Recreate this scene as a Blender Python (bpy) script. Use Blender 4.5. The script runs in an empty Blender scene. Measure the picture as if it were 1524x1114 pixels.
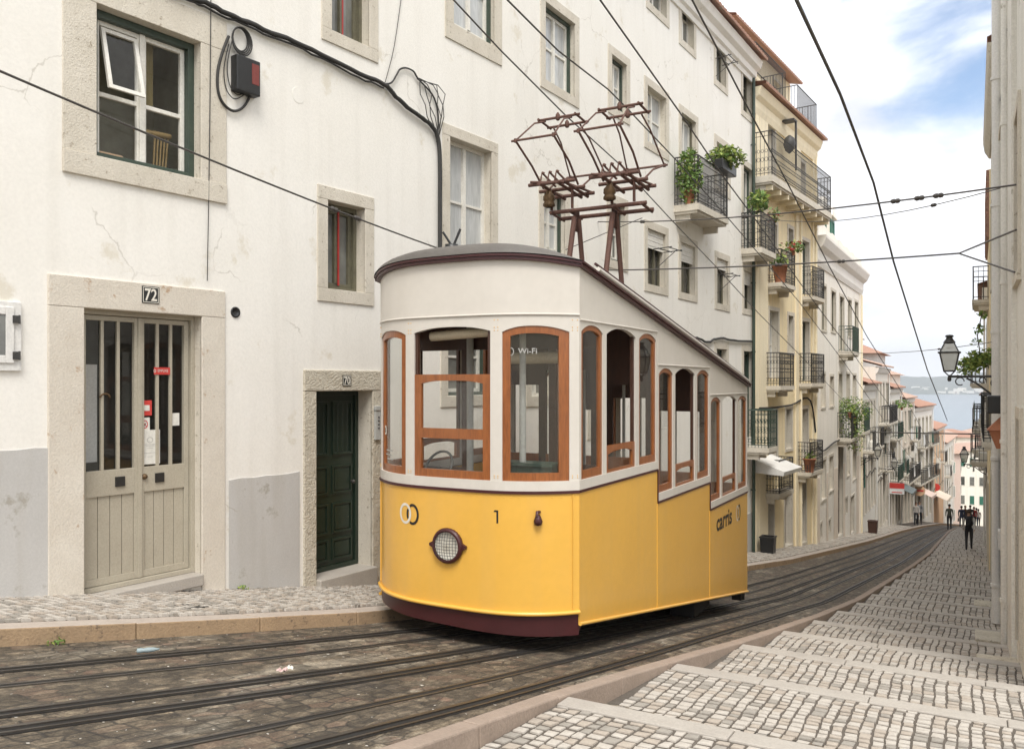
import bpy, math, random
from mathutils import Vector, Matrix
R = math.radians
SC = bpy.context.scene
COL = SC.collection
rnd = random.Random(7)

# ------------------------------------------------------------------ camera / frames
F_, CX, HZ = 1245.76, 762.0, 568.55           # focal length and horizon measured on the 1524 px wide photo
A = 0.5041                                    # heading of the street
SX, SY = math.sin(A), math.cos(A)
def W(P, Q): return (P*SX + Q*SY, P*SY - Q*SX)            # street frame (along, right) -> world
def PQ(x, y): return (x*SX + y*SY, x*SY - y*SX)
PROF = [(-40, 5.51), (13, -3.6076), (17.3, -4.30), (38.3, -6.9), (66.4, -10.35), (77, -11.68), (110, -16.6), (170, -25.5), (260, -37.4), (500, -39.0)]
def lerp_tab(tab, x):
    if x <= tab[0][0]: return tab[0][1]
    for (a, b), (c, d) in zip(tab, tab[1:]):
        if x <= c: return b + (d-b)*(x-a)/(c-a)
    return tab[-1][1]
def G(P): return lerp_tab(PROF, P)

cam = bpy.data.cameras.new('camera'); camo = bpy.data.objects.new('camera', cam); COL.objects.link(camo)
camo.rotation_euler = (R(90), 0, 0)
cam.sensor_width = 36; cam.lens = 36*F_/1524; cam.shift_y = (HZ-557)/1524
cam.clip_start = 0.05; cam.clip_end = 20000
SC.camera = camo
SC.view_settings.view_transform = 'Standard'; SC.view_settings.look = 'None'
SC.view_settings.exposure = 1.47; SC.cycles.diffuse_bounces = 8; SC.cycles.max_bounces = 14; SC.cycles.transparent_max_bounces = 24; SC.view_settings.gamma = 1

# ------------------------------------------------------------------ materials
MATS = {}
def nd(nt, t, **kw):
    n = nt.nodes.new(t)
    for k, v in kw.items():
        if k.startswith('i_'): n.inputs[k[2:].replace('_', ' ')].default_value = v
        else: setattr(n, k, v)
    return n
def c4(c): return (c[0], c[1], c[2], 1)
def mat(name, col, rough=.7, col2=None, scale=2.0, amt=.5, fine=30, bump=.15, bdist=.01, metal=0, stretch=(1,1,1), spots=None, spotscale=12, spotthr=.6, streak=0, coat=0, spec=.5, uv=False, fa=(.9, 1.07), crack=0, crackcol=(.30, .26, .20), crackscale=.55):
    """A surface with two tones mixed by a large noise, a fine grain and bump; optional dirt spots."""
    if name in MATS: return MATS[name]
    m = bpy.data.materials.new(name); m.use_nodes = True; nt = m.node_tree; L = nt.links
    b = nt.nodes['Principled BSDF']
    b.inputs['Roughness'].default_value = rough; b.inputs['Metallic'].default_value = metal
    b.inputs['Specular IOR Level'].default_value = spec
    if coat: b.inputs['Coat Weight'].default_value = coat; b.inputs['Coat Roughness'].default_value = .12
    tc = nd(nt, 'ShaderNodeTexCoord'); mp = nd(nt, 'ShaderNodeMapping'); mp.inputs['Scale'].default_value = stretch
    L.new(tc.outputs['UV' if uv else 'Object'], mp.inputs[0])
    n1 = nd(nt, 'ShaderNodeTexNoise'); n1.inputs['Scale'].default_value = scale; n1.inputs['Detail'].default_value = 6; n1.inputs['Roughness'].default_value = .6
    L.new(mp.outputs[0], n1.inputs['Vector'])
    rp = nd(nt, 'ShaderNodeValToRGB'); rp.color_ramp.elements[0].position = .5-.25*amt-.08; rp.color_ramp.elements[1].position = .5+.25*amt+.08
    L.new(n1.outputs['Fac'], rp.inputs[0])
    c2 = col2 or tuple(x*.8 for x in col)
    rp.color_ramp.elements[0].color = c4(c2); rp.color_ramp.elements[1].color = c4(col)
    out = rp.outputs[0]
    n2 = nd(nt, 'ShaderNodeTexNoise'); n2.inputs['Scale'].default_value = fine; n2.inputs['Detail'].default_value = 5
    L.new(mp.outputs[0], n2.inputs['Vector'])
    mr = nd(nt, 'ShaderNodeMapRange'); mr.inputs[1].default_value = .3; mr.inputs[2].default_value = .7; mr.inputs[3].default_value = fa[0]; mr.inputs[4].default_value = fa[1]
    L.new(n2.outputs['Fac'], mr.inputs[0])
    mx = nd(nt, 'ShaderNodeMix', data_type='RGBA', blend_type='MULTIPLY'); mx.inputs[0].default_value = 1
    L.new(out, mx.inputs[6]); L.new(mr.outputs[0], mx.inputs[7]); out = mx.outputs[2]
    if streak:
        mp2 = nd(nt, 'ShaderNodeMapping'); mp2.inputs['Scale'].default_value = (3.2, 3.2, .22); L.new(tc.outputs['Object'], mp2.inputs[0])
        n4 = nd(nt, 'ShaderNodeTexNoise'); n4.inputs['Scale'].default_value = 1.5; n4.inputs['Detail'].default_value = 7; L.new(mp2.outputs[0], n4.inputs['Vector'])
        r4 = nd(nt, 'ShaderNodeMapRange'); r4.inputs[1].default_value = .5; r4.inputs[2].default_value = .75; r4.inputs[3].default_value = 0; r4.inputs[4].default_value = streak
        L.new(n4.outputs['Fac'], r4.inputs[0])
        m4 = nd(nt, 'ShaderNodeMix', data_type='RGBA'); m4.inputs[7].default_value = (.33, .29, .22, 1)
        L.new(r4.outputs[0], m4.inputs[0]); L.new(out, m4.inputs[6]); out = m4.outputs[2]
    if spots:
        n3 = nd(nt, 'ShaderNodeTexNoise'); n3.inputs['Scale'].default_value = spotscale; n3.inputs['Detail'].default_value = 8; n3.inputs['Roughness'].default_value = .7
        L.new(mp.outputs[0], n3.inputs['Vector'])
        r3 = nd(nt, 'ShaderNodeMapRange'); r3.inputs[1].default_value = spotthr; r3.inputs[2].default_value = spotthr+.07
        L.new(n3.outputs['Fac'], r3.inputs[0])
        m3 = nd(nt, 'ShaderNodeMix', data_type='RGBA'); m3.inputs[7].default_value = c4(spots)
        L.new(r3.outputs[0], m3.inputs[0]); L.new(out, m3.inputs[6]); out = m3.outputs[2]
    if crack:
        n6 = nd(nt, 'ShaderNodeTexNoise'); n6.inputs['Scale'].default_value = 2.4; n6.inputs['Detail'].default_value = 5; L.new(mp.outputs[0], n6.inputs['Vector'])
        wv = nd(nt, 'ShaderNodeMix', data_type='RGBA', blend_type='ADD'); wv.inputs[0].default_value = .55; L.new(mp.outputs[0], wv.inputs[6]); L.new(n6.outputs['Color'], wv.inputs[7])
        vo = nd(nt, 'ShaderNodeTexVoronoi', feature='DISTANCE_TO_EDGE'); vo.inputs['Scale'].default_value = crackscale; L.new(wv.outputs[2], vo.inputs['Vector'])
        c1 = nd(nt, 'ShaderNodeMapRange'); c1.inputs[1].default_value = .001; c1.inputs[2].default_value = .006; c1.inputs[3].default_value = 1; c1.inputs[4].default_value = 0; L.new(vo.outputs['Distance'], c1.inputs[0])
        n5 = nd(nt, 'ShaderNodeTexNoise'); n5.inputs['Scale'].default_value = .9; n5.inputs['Detail'].default_value = 3; L.new(mp.outputs[0], n5.inputs['Vector'])
        c2_ = nd(nt, 'ShaderNodeMapRange'); c2_.inputs[1].default_value = .52; c2_.inputs[2].default_value = .6; c2_.inputs[3].default_value = 0; c2_.inputs[4].default_value = crack; L.new(n5.outputs['Fac'], c2_.inputs[0])
        cm = nd(nt, 'ShaderNodeMath', operation='MULTIPLY'); L.new(c1.outputs[0], cm.inputs[0]); L.new(c2_.outputs[0], cm.inputs[1])
        m5 = nd(nt, 'ShaderNodeMix', data_type='RGBA'); m5.inputs[7].default_value = c4(crackcol); L.new(cm.outputs[0], m5.inputs[0]); L.new(out, m5.inputs[6]); out = m5.outputs[2]
    L.new(out, b.inputs['Base Color'])
    if bump:
        bp = nd(nt, 'ShaderNodeBump'); bp.inputs['Strength'].default_value = bump; bp.inputs['Distance'].default_value = bdist
        ad = nd(nt, 'ShaderNodeMath', operation='ADD'); L.new(n1.outputs['Fac'], ad.inputs[0]); L.new(n2.outputs['Fac'], ad.inputs[1])
        L.new(ad.outputs[0], bp.inputs['Height']); L.new(bp.outputs[0], b.inputs['Normal'])
    MATS[name] = m; return m
def glass(name, tint=(.98, .985, .98), fac=.06, dirt=.012):
    m = bpy.data.materials.new(name); m.use_nodes = True; nt = m.node_tree; L = nt.links
    nt.nodes.remove(nt.nodes['Principled BSDF']); o = nt.nodes['Material Output']
    t = nd(nt, 'ShaderNodeBsdfTransparent'); t.inputs[0].default_value = c4(tint)
    g = nd(nt, 'ShaderNodeBsdfGlossy'); g.inputs['Roughness'].default_value = .02
    d = nd(nt, 'ShaderNodeBsdfDiffuse'); d.inputs[0].default_value = (.6, .58, .52, 1)
    fr = nd(nt, 'ShaderNodeLayerWeight'); pw_ = nd(nt, 'ShaderNodeMath', operation='POWER'); pw_.inputs[1].default_value = 5; L.new(fr.outputs['Facing'], pw_.inputs[0])
    ad = nd(nt, 'ShaderNodeMath', operation='MULTIPLY_ADD'); ad.inputs[1].default_value = .8; ad.inputs[2].default_value = fac-.02; L.new(pw_.outputs[0], ad.inputs[0])
    mx = nd(nt, 'ShaderNodeMixShader'); L.new(ad.outputs[0], mx.inputs[0]); L.new(t.outputs[0], mx.inputs[1]); L.new(g.outputs[0], mx.inputs[2])
    m2 = nd(nt, 'ShaderNodeMixShader'); m2.inputs[0].default_value = dirt; L.new(mx.outputs[0], m2.inputs[1]); L.new(d.outputs[0], m2.inputs[2])
    L.new(m2.outputs[0], o.inputs[0]); MATS[name] = m; return m
def tile_mat(name, col, col2):
    return mat(name, col, .85, col2, 3.5, .9, 40, .4, .02, spots=(.34, .27, .20), spotscale=5, spotthr=.58)

M_plaster = mat('white_plaster', (.83, .805, .75), .9, (.77, .74, .675), .7, .7, 30, .22, .008, streak=.10, spots=(.69, .645, .55), spotscale=1.5, spotthr=.605, fa=(.965, 1.03), crack=.38)
M_plinth = mat('grey_plinth_paint', (.53, .515, .49), .85, (.46, .445, .42), 1.3, .8, 50, .2, .006, streak=.25, spots=(.36, .335, .29), spotscale=2.6, spotthr=.585, fa=(.95, 1.04), crack=.6)
M_stone = mat('limestone', (.68, .63, .54), .85, (.54, .49, .40), 2.2, .9, 60, .5, .014, spots=(.34, .29, .22), spotscale=15, spotthr=.59, streak=.2)
M_stone_door = mat('limestone_worn', (.68, .63, .545), .85, (.57, .51, .425), 2.0, .8, 60, .4, .012, spots=(.42, .30, .20), spotscale=4.5, spotthr=.60)
M_stone_old = mat('limestone_crumbling', (.62, .57, .47), .9, (.45, .40, .31), 5.0, .9, 40, .7, .025, spots=(.26, .22, .16), spotscale=16, spotthr=.58)
M_white_wood = mat('white_window_paint', (.76, .74, .68), .5, (.66, .63, .56), 6, .6, 40, .08)
M_green_paint = mat('dark_green_paint', (.030, .050, .038), .4, (.05, .07, .05), 8, .6, 40, .1)
M_olive = mat('olive_window_paint', (.15, .14, .09), .5, (.10, .09, .06), 8, .6, 40, .1)
M_beige_door = mat('beige_door_paint', (.44, .40, .315), .42, (.38, .34, .265), 3, .6, 60, .1, streak=.12)
M_door = mat('dark_door_paint', (.035, .032, .027), .6, (.055, .05, .04), 3, .7, 40, .1)
M_far_pane = mat('distant_window_pane', (.045, .046, .042), .45, (.10, .10, .085), 1.2, .7, 8, 0, spec=.3)
M_dark_pane = mat('window_pane_dark', (.030, .031, .028), .10, (.085, .08, .065), 2.6, .4, 8, .02, spec=.4)
M_grey_pane = mat('window_pane_grey', (.22, .22, .20), .06, (.10, .10, .09), 1.7, .4, 5, .02, spec=.6)
M_curtain_pane = mat('window_pane_curtained', (.56, .57, .56), .12, (.40, .41, .41), 3, .8, 12, .02, stretch=(3, 3, .4), spec=.6)
M_red = mat('red_paint', (.42, .035, .03), .4)
M_sticker_red = mat('sticker_red', (.62, .06, .05), .35, bump=0)
M_paper = mat('white_paper', (.75, .73, .66), .8, bump=0)
M_black = mat('black_plastic', (.02, .02, .02), .4, bump=.05)
M_iron = mat('black_iron', (.035, .035, .034), .55, (.055, .05, .045), 8, .6, 60, .2)
M_green_iron = mat('green_iron', (.03, .06, .045), .5, (.05, .07, .05), 8, .6, 60, .2)
M_cable = mat('cable_rubber', (.035, .033, .030), .7, bump=0)
M_wire = mat('wire_steel', (.07, .062, .055), .55, bump=0)
M_tile = tile_mat('terracotta_tile', (.40, .215, .15), (.31, .18, .13))
M_tile2 = tile_mat('terracotta_tile_faded', (.46, .31, .24), (.38, .26, .20))
M_yellow_wall = mat('yellow_plaster', (.86, .735, .48), .9, (.79, .66, .42), 1.0, .7, 40, .2, .006, streak=.2, spots=(.5, .42, .28), spotscale=2.2, spotthr=.66)
M_yellow_pil = mat('pale_yellow_plaster', (.86, .77, .57), .9, (.81, .71, .51), 1.0, .7, 40, .2, .006, streak=.15)
M_cream_wall = mat('cream_plaster', (.86, .82, .74), .9, (.80, .755, .67), 1.0, .7, 40, .2, .006, streak=.2)
M_peach_wall = mat('peach_plaster', (.80, .70, .585), .9, (.73, .63, .52), 1.0, .7, 40, .2, .006, streak=.25)
M_grey_wall = mat('grey_plaster', (.76, .745, .71), .9, (.67, .655, .62), 1.0, .7, 40, .2, .006, streak=.2)
M_dirty_wall = mat('weathered_plaster', (.80, .78, .72), .9, (.70, .68, .62), 1.2, .9, 35, .4, .012, streak=.3, spots=(.42, .38, .31), spotscale=2.5, spotthr=.6)
M_pink_wall = mat('pink_plaster', (.72, .57, .50), .9, (.66, .52, .45), 1, .7, 40, .2, .006)
M_orange_wall = mat('orange_plaster', (.70, .46, .28), .9, (.62, .41, .25), 1, .7, 40, .2)
M_cloth_w = mat('white_cloth', (.78, .78, .76), .9, bump=.1)
M_pot = mat('terracotta_pot', (.42, .17, .09), .8)
M_leaf = mat('leaf_green', (.15, .25, .05), .6, (.08, .15, .035), 9, .8, 40, 0)
M_leaf2 = mat('leaf_light_green', (.33, .38, .08), .6, (.19, .26, .05), 9, .8, 40, 0)
M_flower = mat('flower_red', (.55, .05, .045), .6, (.40, .03, .04), 9, .6, 40, 0)
M_wooddark = mat('dark_brown_wood', (.075, .03, .017), .45, (.045, .02, .012), 6, .7, 30, .1, stretch=(8, 8, 1))
M_brass = mat('aged_brass', (.17, .105, .05), .55, (.11, .07, .04), 12, .6, 60, .1, metal=.6)
# ---- tram paint
M_ty = mat('tram_yellow_paint', (.78, .445, .078), .30, (.71, .39, .062), .8, .9, 14, .03, .003, coat=.3, streak=.07, spots=(.68, .38, .10), spotscale=7, spotthr=.70, fa=(.975, 1.02))
M_tc = mat('tram_cream_paint', (.63, .59, .53), .4, (.585, .545, .485), 1.5, .6, 14, .03, .003, streak=.08, fa=(.975, 1.02))
M_tm = mat('tram_maroon_paint', (.062, .013, .014), .4, (.045, .011, .011), 3, .6, 60, .08)
M_tr = mat('tram_roof_grey', (.13, .118, .105), .6, (.10, .09, .08), 3, .7, 60, .15)
def wood_mat():
    m = mat('varnished_pine', (.345, .115, .030), .34, (.20, .060, .015), 2.2, .9, 9, .08, .003, stretch=(9, 9, 1.2), coat=.3, spots=(.12, .04, .012), spotscale=2.6, spotthr=.66, fa=(.8, 1.12))
    return m
M_wood = wood_mat()
M_tcei = mat('tram_ceiling_cream', (.58, .50, .36), .6, (.5, .43, .31), 3, .6, 50, .05)
M_tgrey = mat('tram_pole_grey', (.45, .45, .42), .45, bump=.03)
M_tgreen = mat('tram_green_panel', (.035, .16, .11), .5, bump=.05)
M_rust = mat('rusty_brown_metal', (.135, .062, .042), .75, (.09, .045, .035), 14, .8, 60, .3, .006, spots=(.22, .10, .05), spotscale=20, spotthr=.62)
M_under = mat('undercarriage_black', (.018, .016, .014), .8, bump=.1)
M_glass = glass('clear_glass')
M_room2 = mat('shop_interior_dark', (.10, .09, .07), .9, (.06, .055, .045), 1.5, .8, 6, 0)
M_room = mat('room_olive_reflection', (.42, .40, .30), .9, (.25, .23, .17), 1.5, .8, 6, 0)  # olive walls lightened in place of the building opposite mirrored in the panes

# ------------------------------------------------------------------ mesh builder
class MB:
    def __init__(s): s.v = []; s.f = []; s.m = []; s.sm = []; s.uv = None
    def add(s, vs, fs, m=0, smooth=False):
        o = len(s.v); s.v += [tuple(v) for v in vs]
        for f in fs: s.f.append(tuple(i+o for i in f)); s.m.append(m); s.sm.append(smooth)
    def hexa(s, p, m=0):     # 8 points: bottom ring 0-3, top ring 4-7
        s.add(p, [(3,2,1,0), (4,5,6,7), (0,1,5,4), (1,2,6,5), (2,3,7,6), (3,0,4,7)], m)
    def box(s, fr, a0, a1, b0, b1, c0, c1, m=0):   # fr(a, b, c) -> world
        s.hexa([fr(a0,b0,c0), fr(a1,b0,c0), fr(a1,b0,c1), fr(a0,b0,c1), fr(a0,b1,c0), fr(a1,b1,c0), fr(a1,b1,c1), fr(a0,b1,c1)], m)
    def tube(s, pts, r, n=6, m=0, closed=False, r2=None, cap=True):
        pts = [Vector(p) for p in pts]; N = len(pts); rings = []
        up = Vector((0, 0, 1)); last = None
        for i, p in enumerate(pts):
            if closed: t = pts[(i+1) % N]-pts[i-1]
            else: t = pts[min(i+1, N-1)]-pts[max(i-1, 0)]
            if t.length < 1e-9: t = Vector((0, 0, 1))
            t.normalize()
            a = last if last is not None else (Vector((0, 1, 0)) if abs(t.z) > .9 else up)
            x = a - t*a.dot(t)
            if x.length < 1e-6: x = t.orthogonal()
            x.normalize(); last = x; y = t.cross(x)
            rr = r if r2 is None else r+(r2-r)*i/max(N-1, 1)
            rings.append([p + (x*math.cos(2*math.pi*k/n) + y*math.sin(2*math.pi*k/n))*rr for k in range(n)])
        vs = [v for rg in rings for v in rg]; fs = []
        for i in range(N if closed else N-1):
            j = (i+1) % N
            for k in range(n): fs.append((i*n+k, i*n+(k+1) % n, j*n+(k+1) % n, j*n+k))
        s.add(vs, fs, m, True)
        if not closed and cap:
            s.add(rings[0], [tuple(range(n))[::-1]], m); s.add(rings[-1], [tuple(range(n))], m)
    def lathe(s, c, prof, n=16, m=0, ax=None, smooth=True):   # prof: (r, h) along ax
        ax = Vector(ax or (0, 0, 1)).normalized(); x = ax.orthogonal().normalized(); y = ax.cross(x); c = Vector(c)
        vs = []; fs = []
        for r, h in prof:
            for k in range(n): vs.append(c+ax*h+(x*math.cos(2*math.pi*k/n)+y*math.sin(2*math.pi*k/n))*max(r, 1e-4))
        for i in range(len(prof)-1):
            for k in range(n): fs.append((i*n+k, i*n+(k+1) % n, (i+1)*n+(k+1) % n, (i+1)*n+k))
        s.add(vs, fs, m, smooth)
    def shell(s, path, a0, a1, n, lo, hi, o0, o1, m=0, smooth=False):   # upright strip along path(a, off) -> (x, y)
        lf = lo if callable(lo) else (lambda a: lo); hf = hi if callable(hi) else (lambda a: hi)
        vs = []
        for i in range(n+1):
            a = a0+(a1-a0)*i/n; l, h = lf(a), hf(a)
            p, q = path(a, o1), path(a, o0)
            vs += [(p[0], p[1], l), (p[0], p[1], h), (q[0], q[1], h), (q[0], q[1], l)]
        for k in range(4):
            fs = []
            vv = []
            for i in range(n+1): vv += [vs[4*i+k], vs[4*i+(k+1) % 4]]
            for i in range(n): fs.append((2*i, 2*i+1, 2*i+3, 2*i+2))
            s.add(vv, fs, m, smooth)
        s.add(vs[:4], [(0, 1, 2, 3)], m); s.add(vs[-4:], [(3, 2, 1, 0)], m)
    def leaves(s, c, rad, n, size, m=0, squash=(1, 1, 1), rng=rnd, droop=0):
        for _ in range(n):
            d = Vector((rng.gauss(0, 1), rng.gauss(0, 1), rng.gauss(0, 1))).normalized()*rng.random()**.45
            p = Vector(c)+Vector((d.x*rad*squash[0], d.y*rad*squash[1], d.z*rad*squash[2]-droop*rng.random()))
            a = Vector((rng.gauss(0, 1), rng.gauss(0, 1), rng.gauss(0, .7))).normalized(); b = a.orthogonal().normalized()
            b = (b*math.cos(rng.random()*6)+a.cross(b)*math.sin(rng.random()*6)); sz = size*(.6+.8*rng.random())
            s.add([p-a*sz, p+b*sz*.45, p+a*sz, p-b*sz*.45], [(0, 1, 2, 3)], rng.choice(m) if isinstance(m, (list, tuple)) else m)
    def build(s, name, mats, parent=None, bevel=0, loc=None):
        me = bpy.data.meshes.new(name)
        off = wloc(parent) if parent else Vector(loc or (0, 0, 0))
        me.from_pydata([(v[0]-off.x, v[1]-off.y, v[2]-off.z) for v in s.v], [], s.f)
        if not isinstance(mats, (list, tuple)): mats = [mats]
        for m in mats: me.materials.append(m)
        me.polygons.foreach_set('material_index', s.m); me.polygons.foreach_set('use_smooth', s.sm)
        if s.uv:
            ul = me.uv_layers.new(name='UVMap')
            ul.data.foreach_set('uv', [x for l in me.loops for x in s.uv[l.vertex_index]])
        me.update()
        o = bpy.data.objects.new(name, me); COL.objects.link(o)
        if parent: o.parent = parent
        else: o.location = off
        if bevel:
            b = o.modifiers.new('bevel', 'BEVEL'); b.width = bevel; b.segments = 2; b.limit_method = 'ANGLE'; b.angle_limit = R(50)
        return o
def wloc(o):
    v = Vector((0, 0, 0))
    while o: v += Vector(o.location); o = o.parent
    return v
def tag(o, label, cat, group=None, kind=None):
    if label: o['label'] = label
    if cat: o['category'] = cat
    if group: o['group'] = group
    if kind: o['kind'] = kind
    return o
def thing(name, label, cat, loc=(0, 0, 0), group=None):
    o = bpy.data.objects.new(name, None); COL.objects.link(o); o.location = loc; o.empty_display_size = .2
    return tag(o, label, cat, group)
def setting(name, mb, mats, **k):
    o = mb.build(name, mats, **k); o['kind'] = 'structure'; return o
def copy_tree(o, parent=None):
    c = o.copy(); COL.objects.link(c); c.parent = parent
    for ch in list(o.children): copy_tree(ch, c)
    return c
XYZ = lambda a, b, c: (a, b, c)
def text_geo(txt, size, bold=0.0):
    cu = bpy.data.curves.new('lettering', 'FONT'); cu.body = txt; cu.size = size; cu.offset = bold; cu.resolution_u = 3
    o = bpy.data.objects.new('lettering', cu); COL.objects.link(o)
    dg = bpy.context.evaluated_depsgraph_get(); dg.update()
    me = bpy.data.meshes.new_from_object(o.evaluated_get(dg))
    vs = [tuple(v.co) for v in me.vertices]; fs = [tuple(p.vertices) for p in me.polygons]
    bpy.data.objects.remove(o); bpy.data.curves.remove(cu); bpy.data.meshes.remove(me)
    return vs, fs
def add_text(mb, txt, size, fr, m=0, bold=0, sx=1.0, center=True):
    vs, fs = text_geo(txt, size, bold)
    if not vs: return
    x0 = min(v[0] for v in vs); x1 = max(v[0] for v in vs); cx = (x0+x1)/2 if center else x0
    mb.add([fr((v[0]-cx)*sx, v[1]) for v in vs], fs, m)
def ray(u, v, Y): return ((u-CX)/F_*Y, Y, (HZ-v)/F_*Y)
def on_Q(u, v, Q):        # the point of the upright plane Q = const seen at (u, v)
    a = (u-CX)/F_; P = Q*(SY+a*SX)/(a*SY-SX); x, y = W(P, Q)
    return (x, y, (HZ-v)/F_*y)

# ------------------------------------------------------------------ sky and light
wd = bpy.data.worlds.new('World'); SC.world = wd; wd.use_nodes = True
SUN_AZ, SUN_EL = R(177), R(56)          # azimuth clockwise from +Y (behind the camera, a little to the right)
def sky():
    nt = wd.node_tree; L = nt.links; bg = nt.nodes['Background']; out = nt.nodes['World Output']
    st = nd(nt, 'ShaderNodeTexSky', sky_type='NISHITA'); st.sun_disc = False; st.sun_elevation = SUN_EL; st.sun_rotation = SUN_AZ
    L.new(st.outputs[0], bg.inputs[0]); bg.inputs[1].default_value = .075
    tc = nd(nt, 'ShaderNodeTexCoord'); mp = nd(nt, 'ShaderNodeMapping'); mp.inputs['Scale'].default_value = (1, 1, 1.5); mp.inputs['Location'].default_value = (.35, .1, .2)
    L.new(tc.outputs['Generated'], mp.inputs[0])
    n = nd(nt, 'ShaderNodeTexNoise'); n.inputs['Scale'].default_value = 5.0; n.inputs['Detail'].default_value = 10; n.inputs['Roughness'].default_value = .56; n.inputs['Distortion'].default_value = .3
    L.new(mp.outputs[0], n.inputs['Vector'])
    # a clearing in the cloud deck, up and to the right
    dv = Vector(((1450-CX)/F_, 1, (HZ+12)/F_)).normalized()
    dt = nd(nt, 'ShaderNodeVectorMath', operation='DOT_PRODUCT'); dt.inputs[1].default_value = dv; L.new(tc.outputs['Generated'], dt.inputs[0])
    mr = nd(nt, 'ShaderNodeMapRange'); mr.inputs[1].default_value = .978; mr.inputs[2].default_value = 1.0; mr.inputs[3].default_value = 0; mr.inputs[4].default_value = .24
    L.new(dt.outputs['Value'], mr.inputs[0])
    sb = nd(nt, 'ShaderNodeMath', operation='SUBTRACT'); L.new(n.outputs['Fac'], sb.inputs[0]); L.new(mr.outputs[0], sb.inputs[1])
    r = nd(nt, 'ShaderNodeMapRange'); r.interpolation_type = 'SMOOTHSTEP'; r.inputs[1].default_value = .22; r.inputs[2].default_value = .45
    L.new(sb.outputs[0], r.inputs[0])
    n2 = nd(nt, 'ShaderNodeTexNoise'); n2.inputs['Scale'].default_value = 2.6; n2.inputs['Detail'].default_value = 7
    mp2 = nd(nt, 'ShaderNodeMapping'); mp2.inputs['Scale'].default_value = (1, 1, 2.6); mp2.inputs['Location'].default_value = (2.1, .4, .7); L.new(tc.outputs['Generated'], mp2.inputs[0]); L.new(mp2.outputs[0], n2.inputs['Vector'])
    rp = nd(nt, 'ShaderNodeValToRGB'); rp.color_ramp.elements[0].position = .35; rp.color_ramp.elements[1].position = .62
    rp.color_ramp.elements[0].color = (.49, .505, .55, 1); rp.color_ramp.elements[1].color = (1, 1, 1, 1)
    L.new(n2.outputs['Fac'], rp.inputs[0])
    b2 = nd(nt, 'ShaderNodeBackground'); b2.inputs[1].default_value = .70; L.new(rp.outputs[0], b2.inputs[0])
    mx = nd(nt, 'ShaderNodeMixShader'); L.new(r.outputs[0], mx.inputs[0]); L.new(bg.outputs[0], mx.inputs[1]); L.new(b2.outputs[0], mx.inputs[2])
    L.new(mx.outputs[0], out.inputs[0])
sky()
sun = bpy.data.lights.new('sun', 'SUN'); sun.energy = 1.25; sun.angle = R(26); sun.color = (1, .965, .91)
suno = bpy.data.objects.new('sun', sun); COL.objects.link(suno)
sd = Vector((math.sin(SUN_AZ)*math.cos(SUN_EL), math.cos(SUN_AZ)*math.cos(SUN_EL), math.sin(SUN_EL)))
suno.rotation_euler = sd.to_track_quat('Z', 'Y').to_euler()

# ------------------------------------------------------------------ ground, tracks, pavements
LCURB = [(-8, -8.2), (-2, -7.6), (3.68, -6.47), (5.2, -6.08), (7, -5.72), (12, -5.42), (21.9, -5.09), (25.3, -4.66), (31, -4.37), (39.8, -3.98), (53.8, -3.72), (66, -3.2), (77, -2.4), (95, -1.2), (125, 1)]
RCURB = [(-8, -2.7), (3.5, -2.49), (5.1, -2.48), (7.94, -2.31), (9.45, -2.20), (13.4, -2.06), (17.8, -1.93), (23.5, -1.72), (27.2, -1.6), (33.8, -1.45), (44.6, -1.43), (59.3, -1.38), (68, -1.1), (77, -.4), (95, 1.0), (125, 3.4)]
LWALL = [(-4, -8.59), (12.4, -6.78), (26, -5.95), (33.2, -5.25), (46, -5.05), (58, -4.9), (72, -4.3), (82, -3.2), (100, -2.2), (125, 0)]
RWALL = [(-8, .45), (24, .42), (30, .42), (53, .58), (66, .8), (77, 1.0), (100, 3), (125, 5.5)]
def Ps(p0, p1, st):
    n = max(1, int(round((p1-p0)/st))); return [p0+(p1-p0)*i/n for i in range(n+1)]
def strip(mb, ps, qa, qb, z, nq=1, m=0):       # ribbon between two side curves, z(P, w)
    vs = []; uv = []
    for P in ps:
        a, b = qa(P), qb(P)
        for j in range(nq+1):
            w = j/nq; Q = a+(b-a)*w; x, y = W(P, Q); vs.append((x, y, z(P, w))); uv.append((P, Q))
    fs = [(i*(nq+1)+j, i*(nq+1)+j+1, (i+1)*(nq+1)+j+1, (i+1)*(nq+1)+j) for i in range(len(ps)-1) for j in range(nq)]
    fs = [f[::-1] for f in fs]
    if mb.uv is None: mb.uv = []
    mb.add(vs, fs, m); mb.uv += uv
def lc(P): return lerp_tab(LCURB, P)
def rc(P): return lerp_tab(RCURB, P)
def lw(P): return lerp_tab(LWALL, P)
def rw(P): return lerp_tab(RWALL, P)

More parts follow.
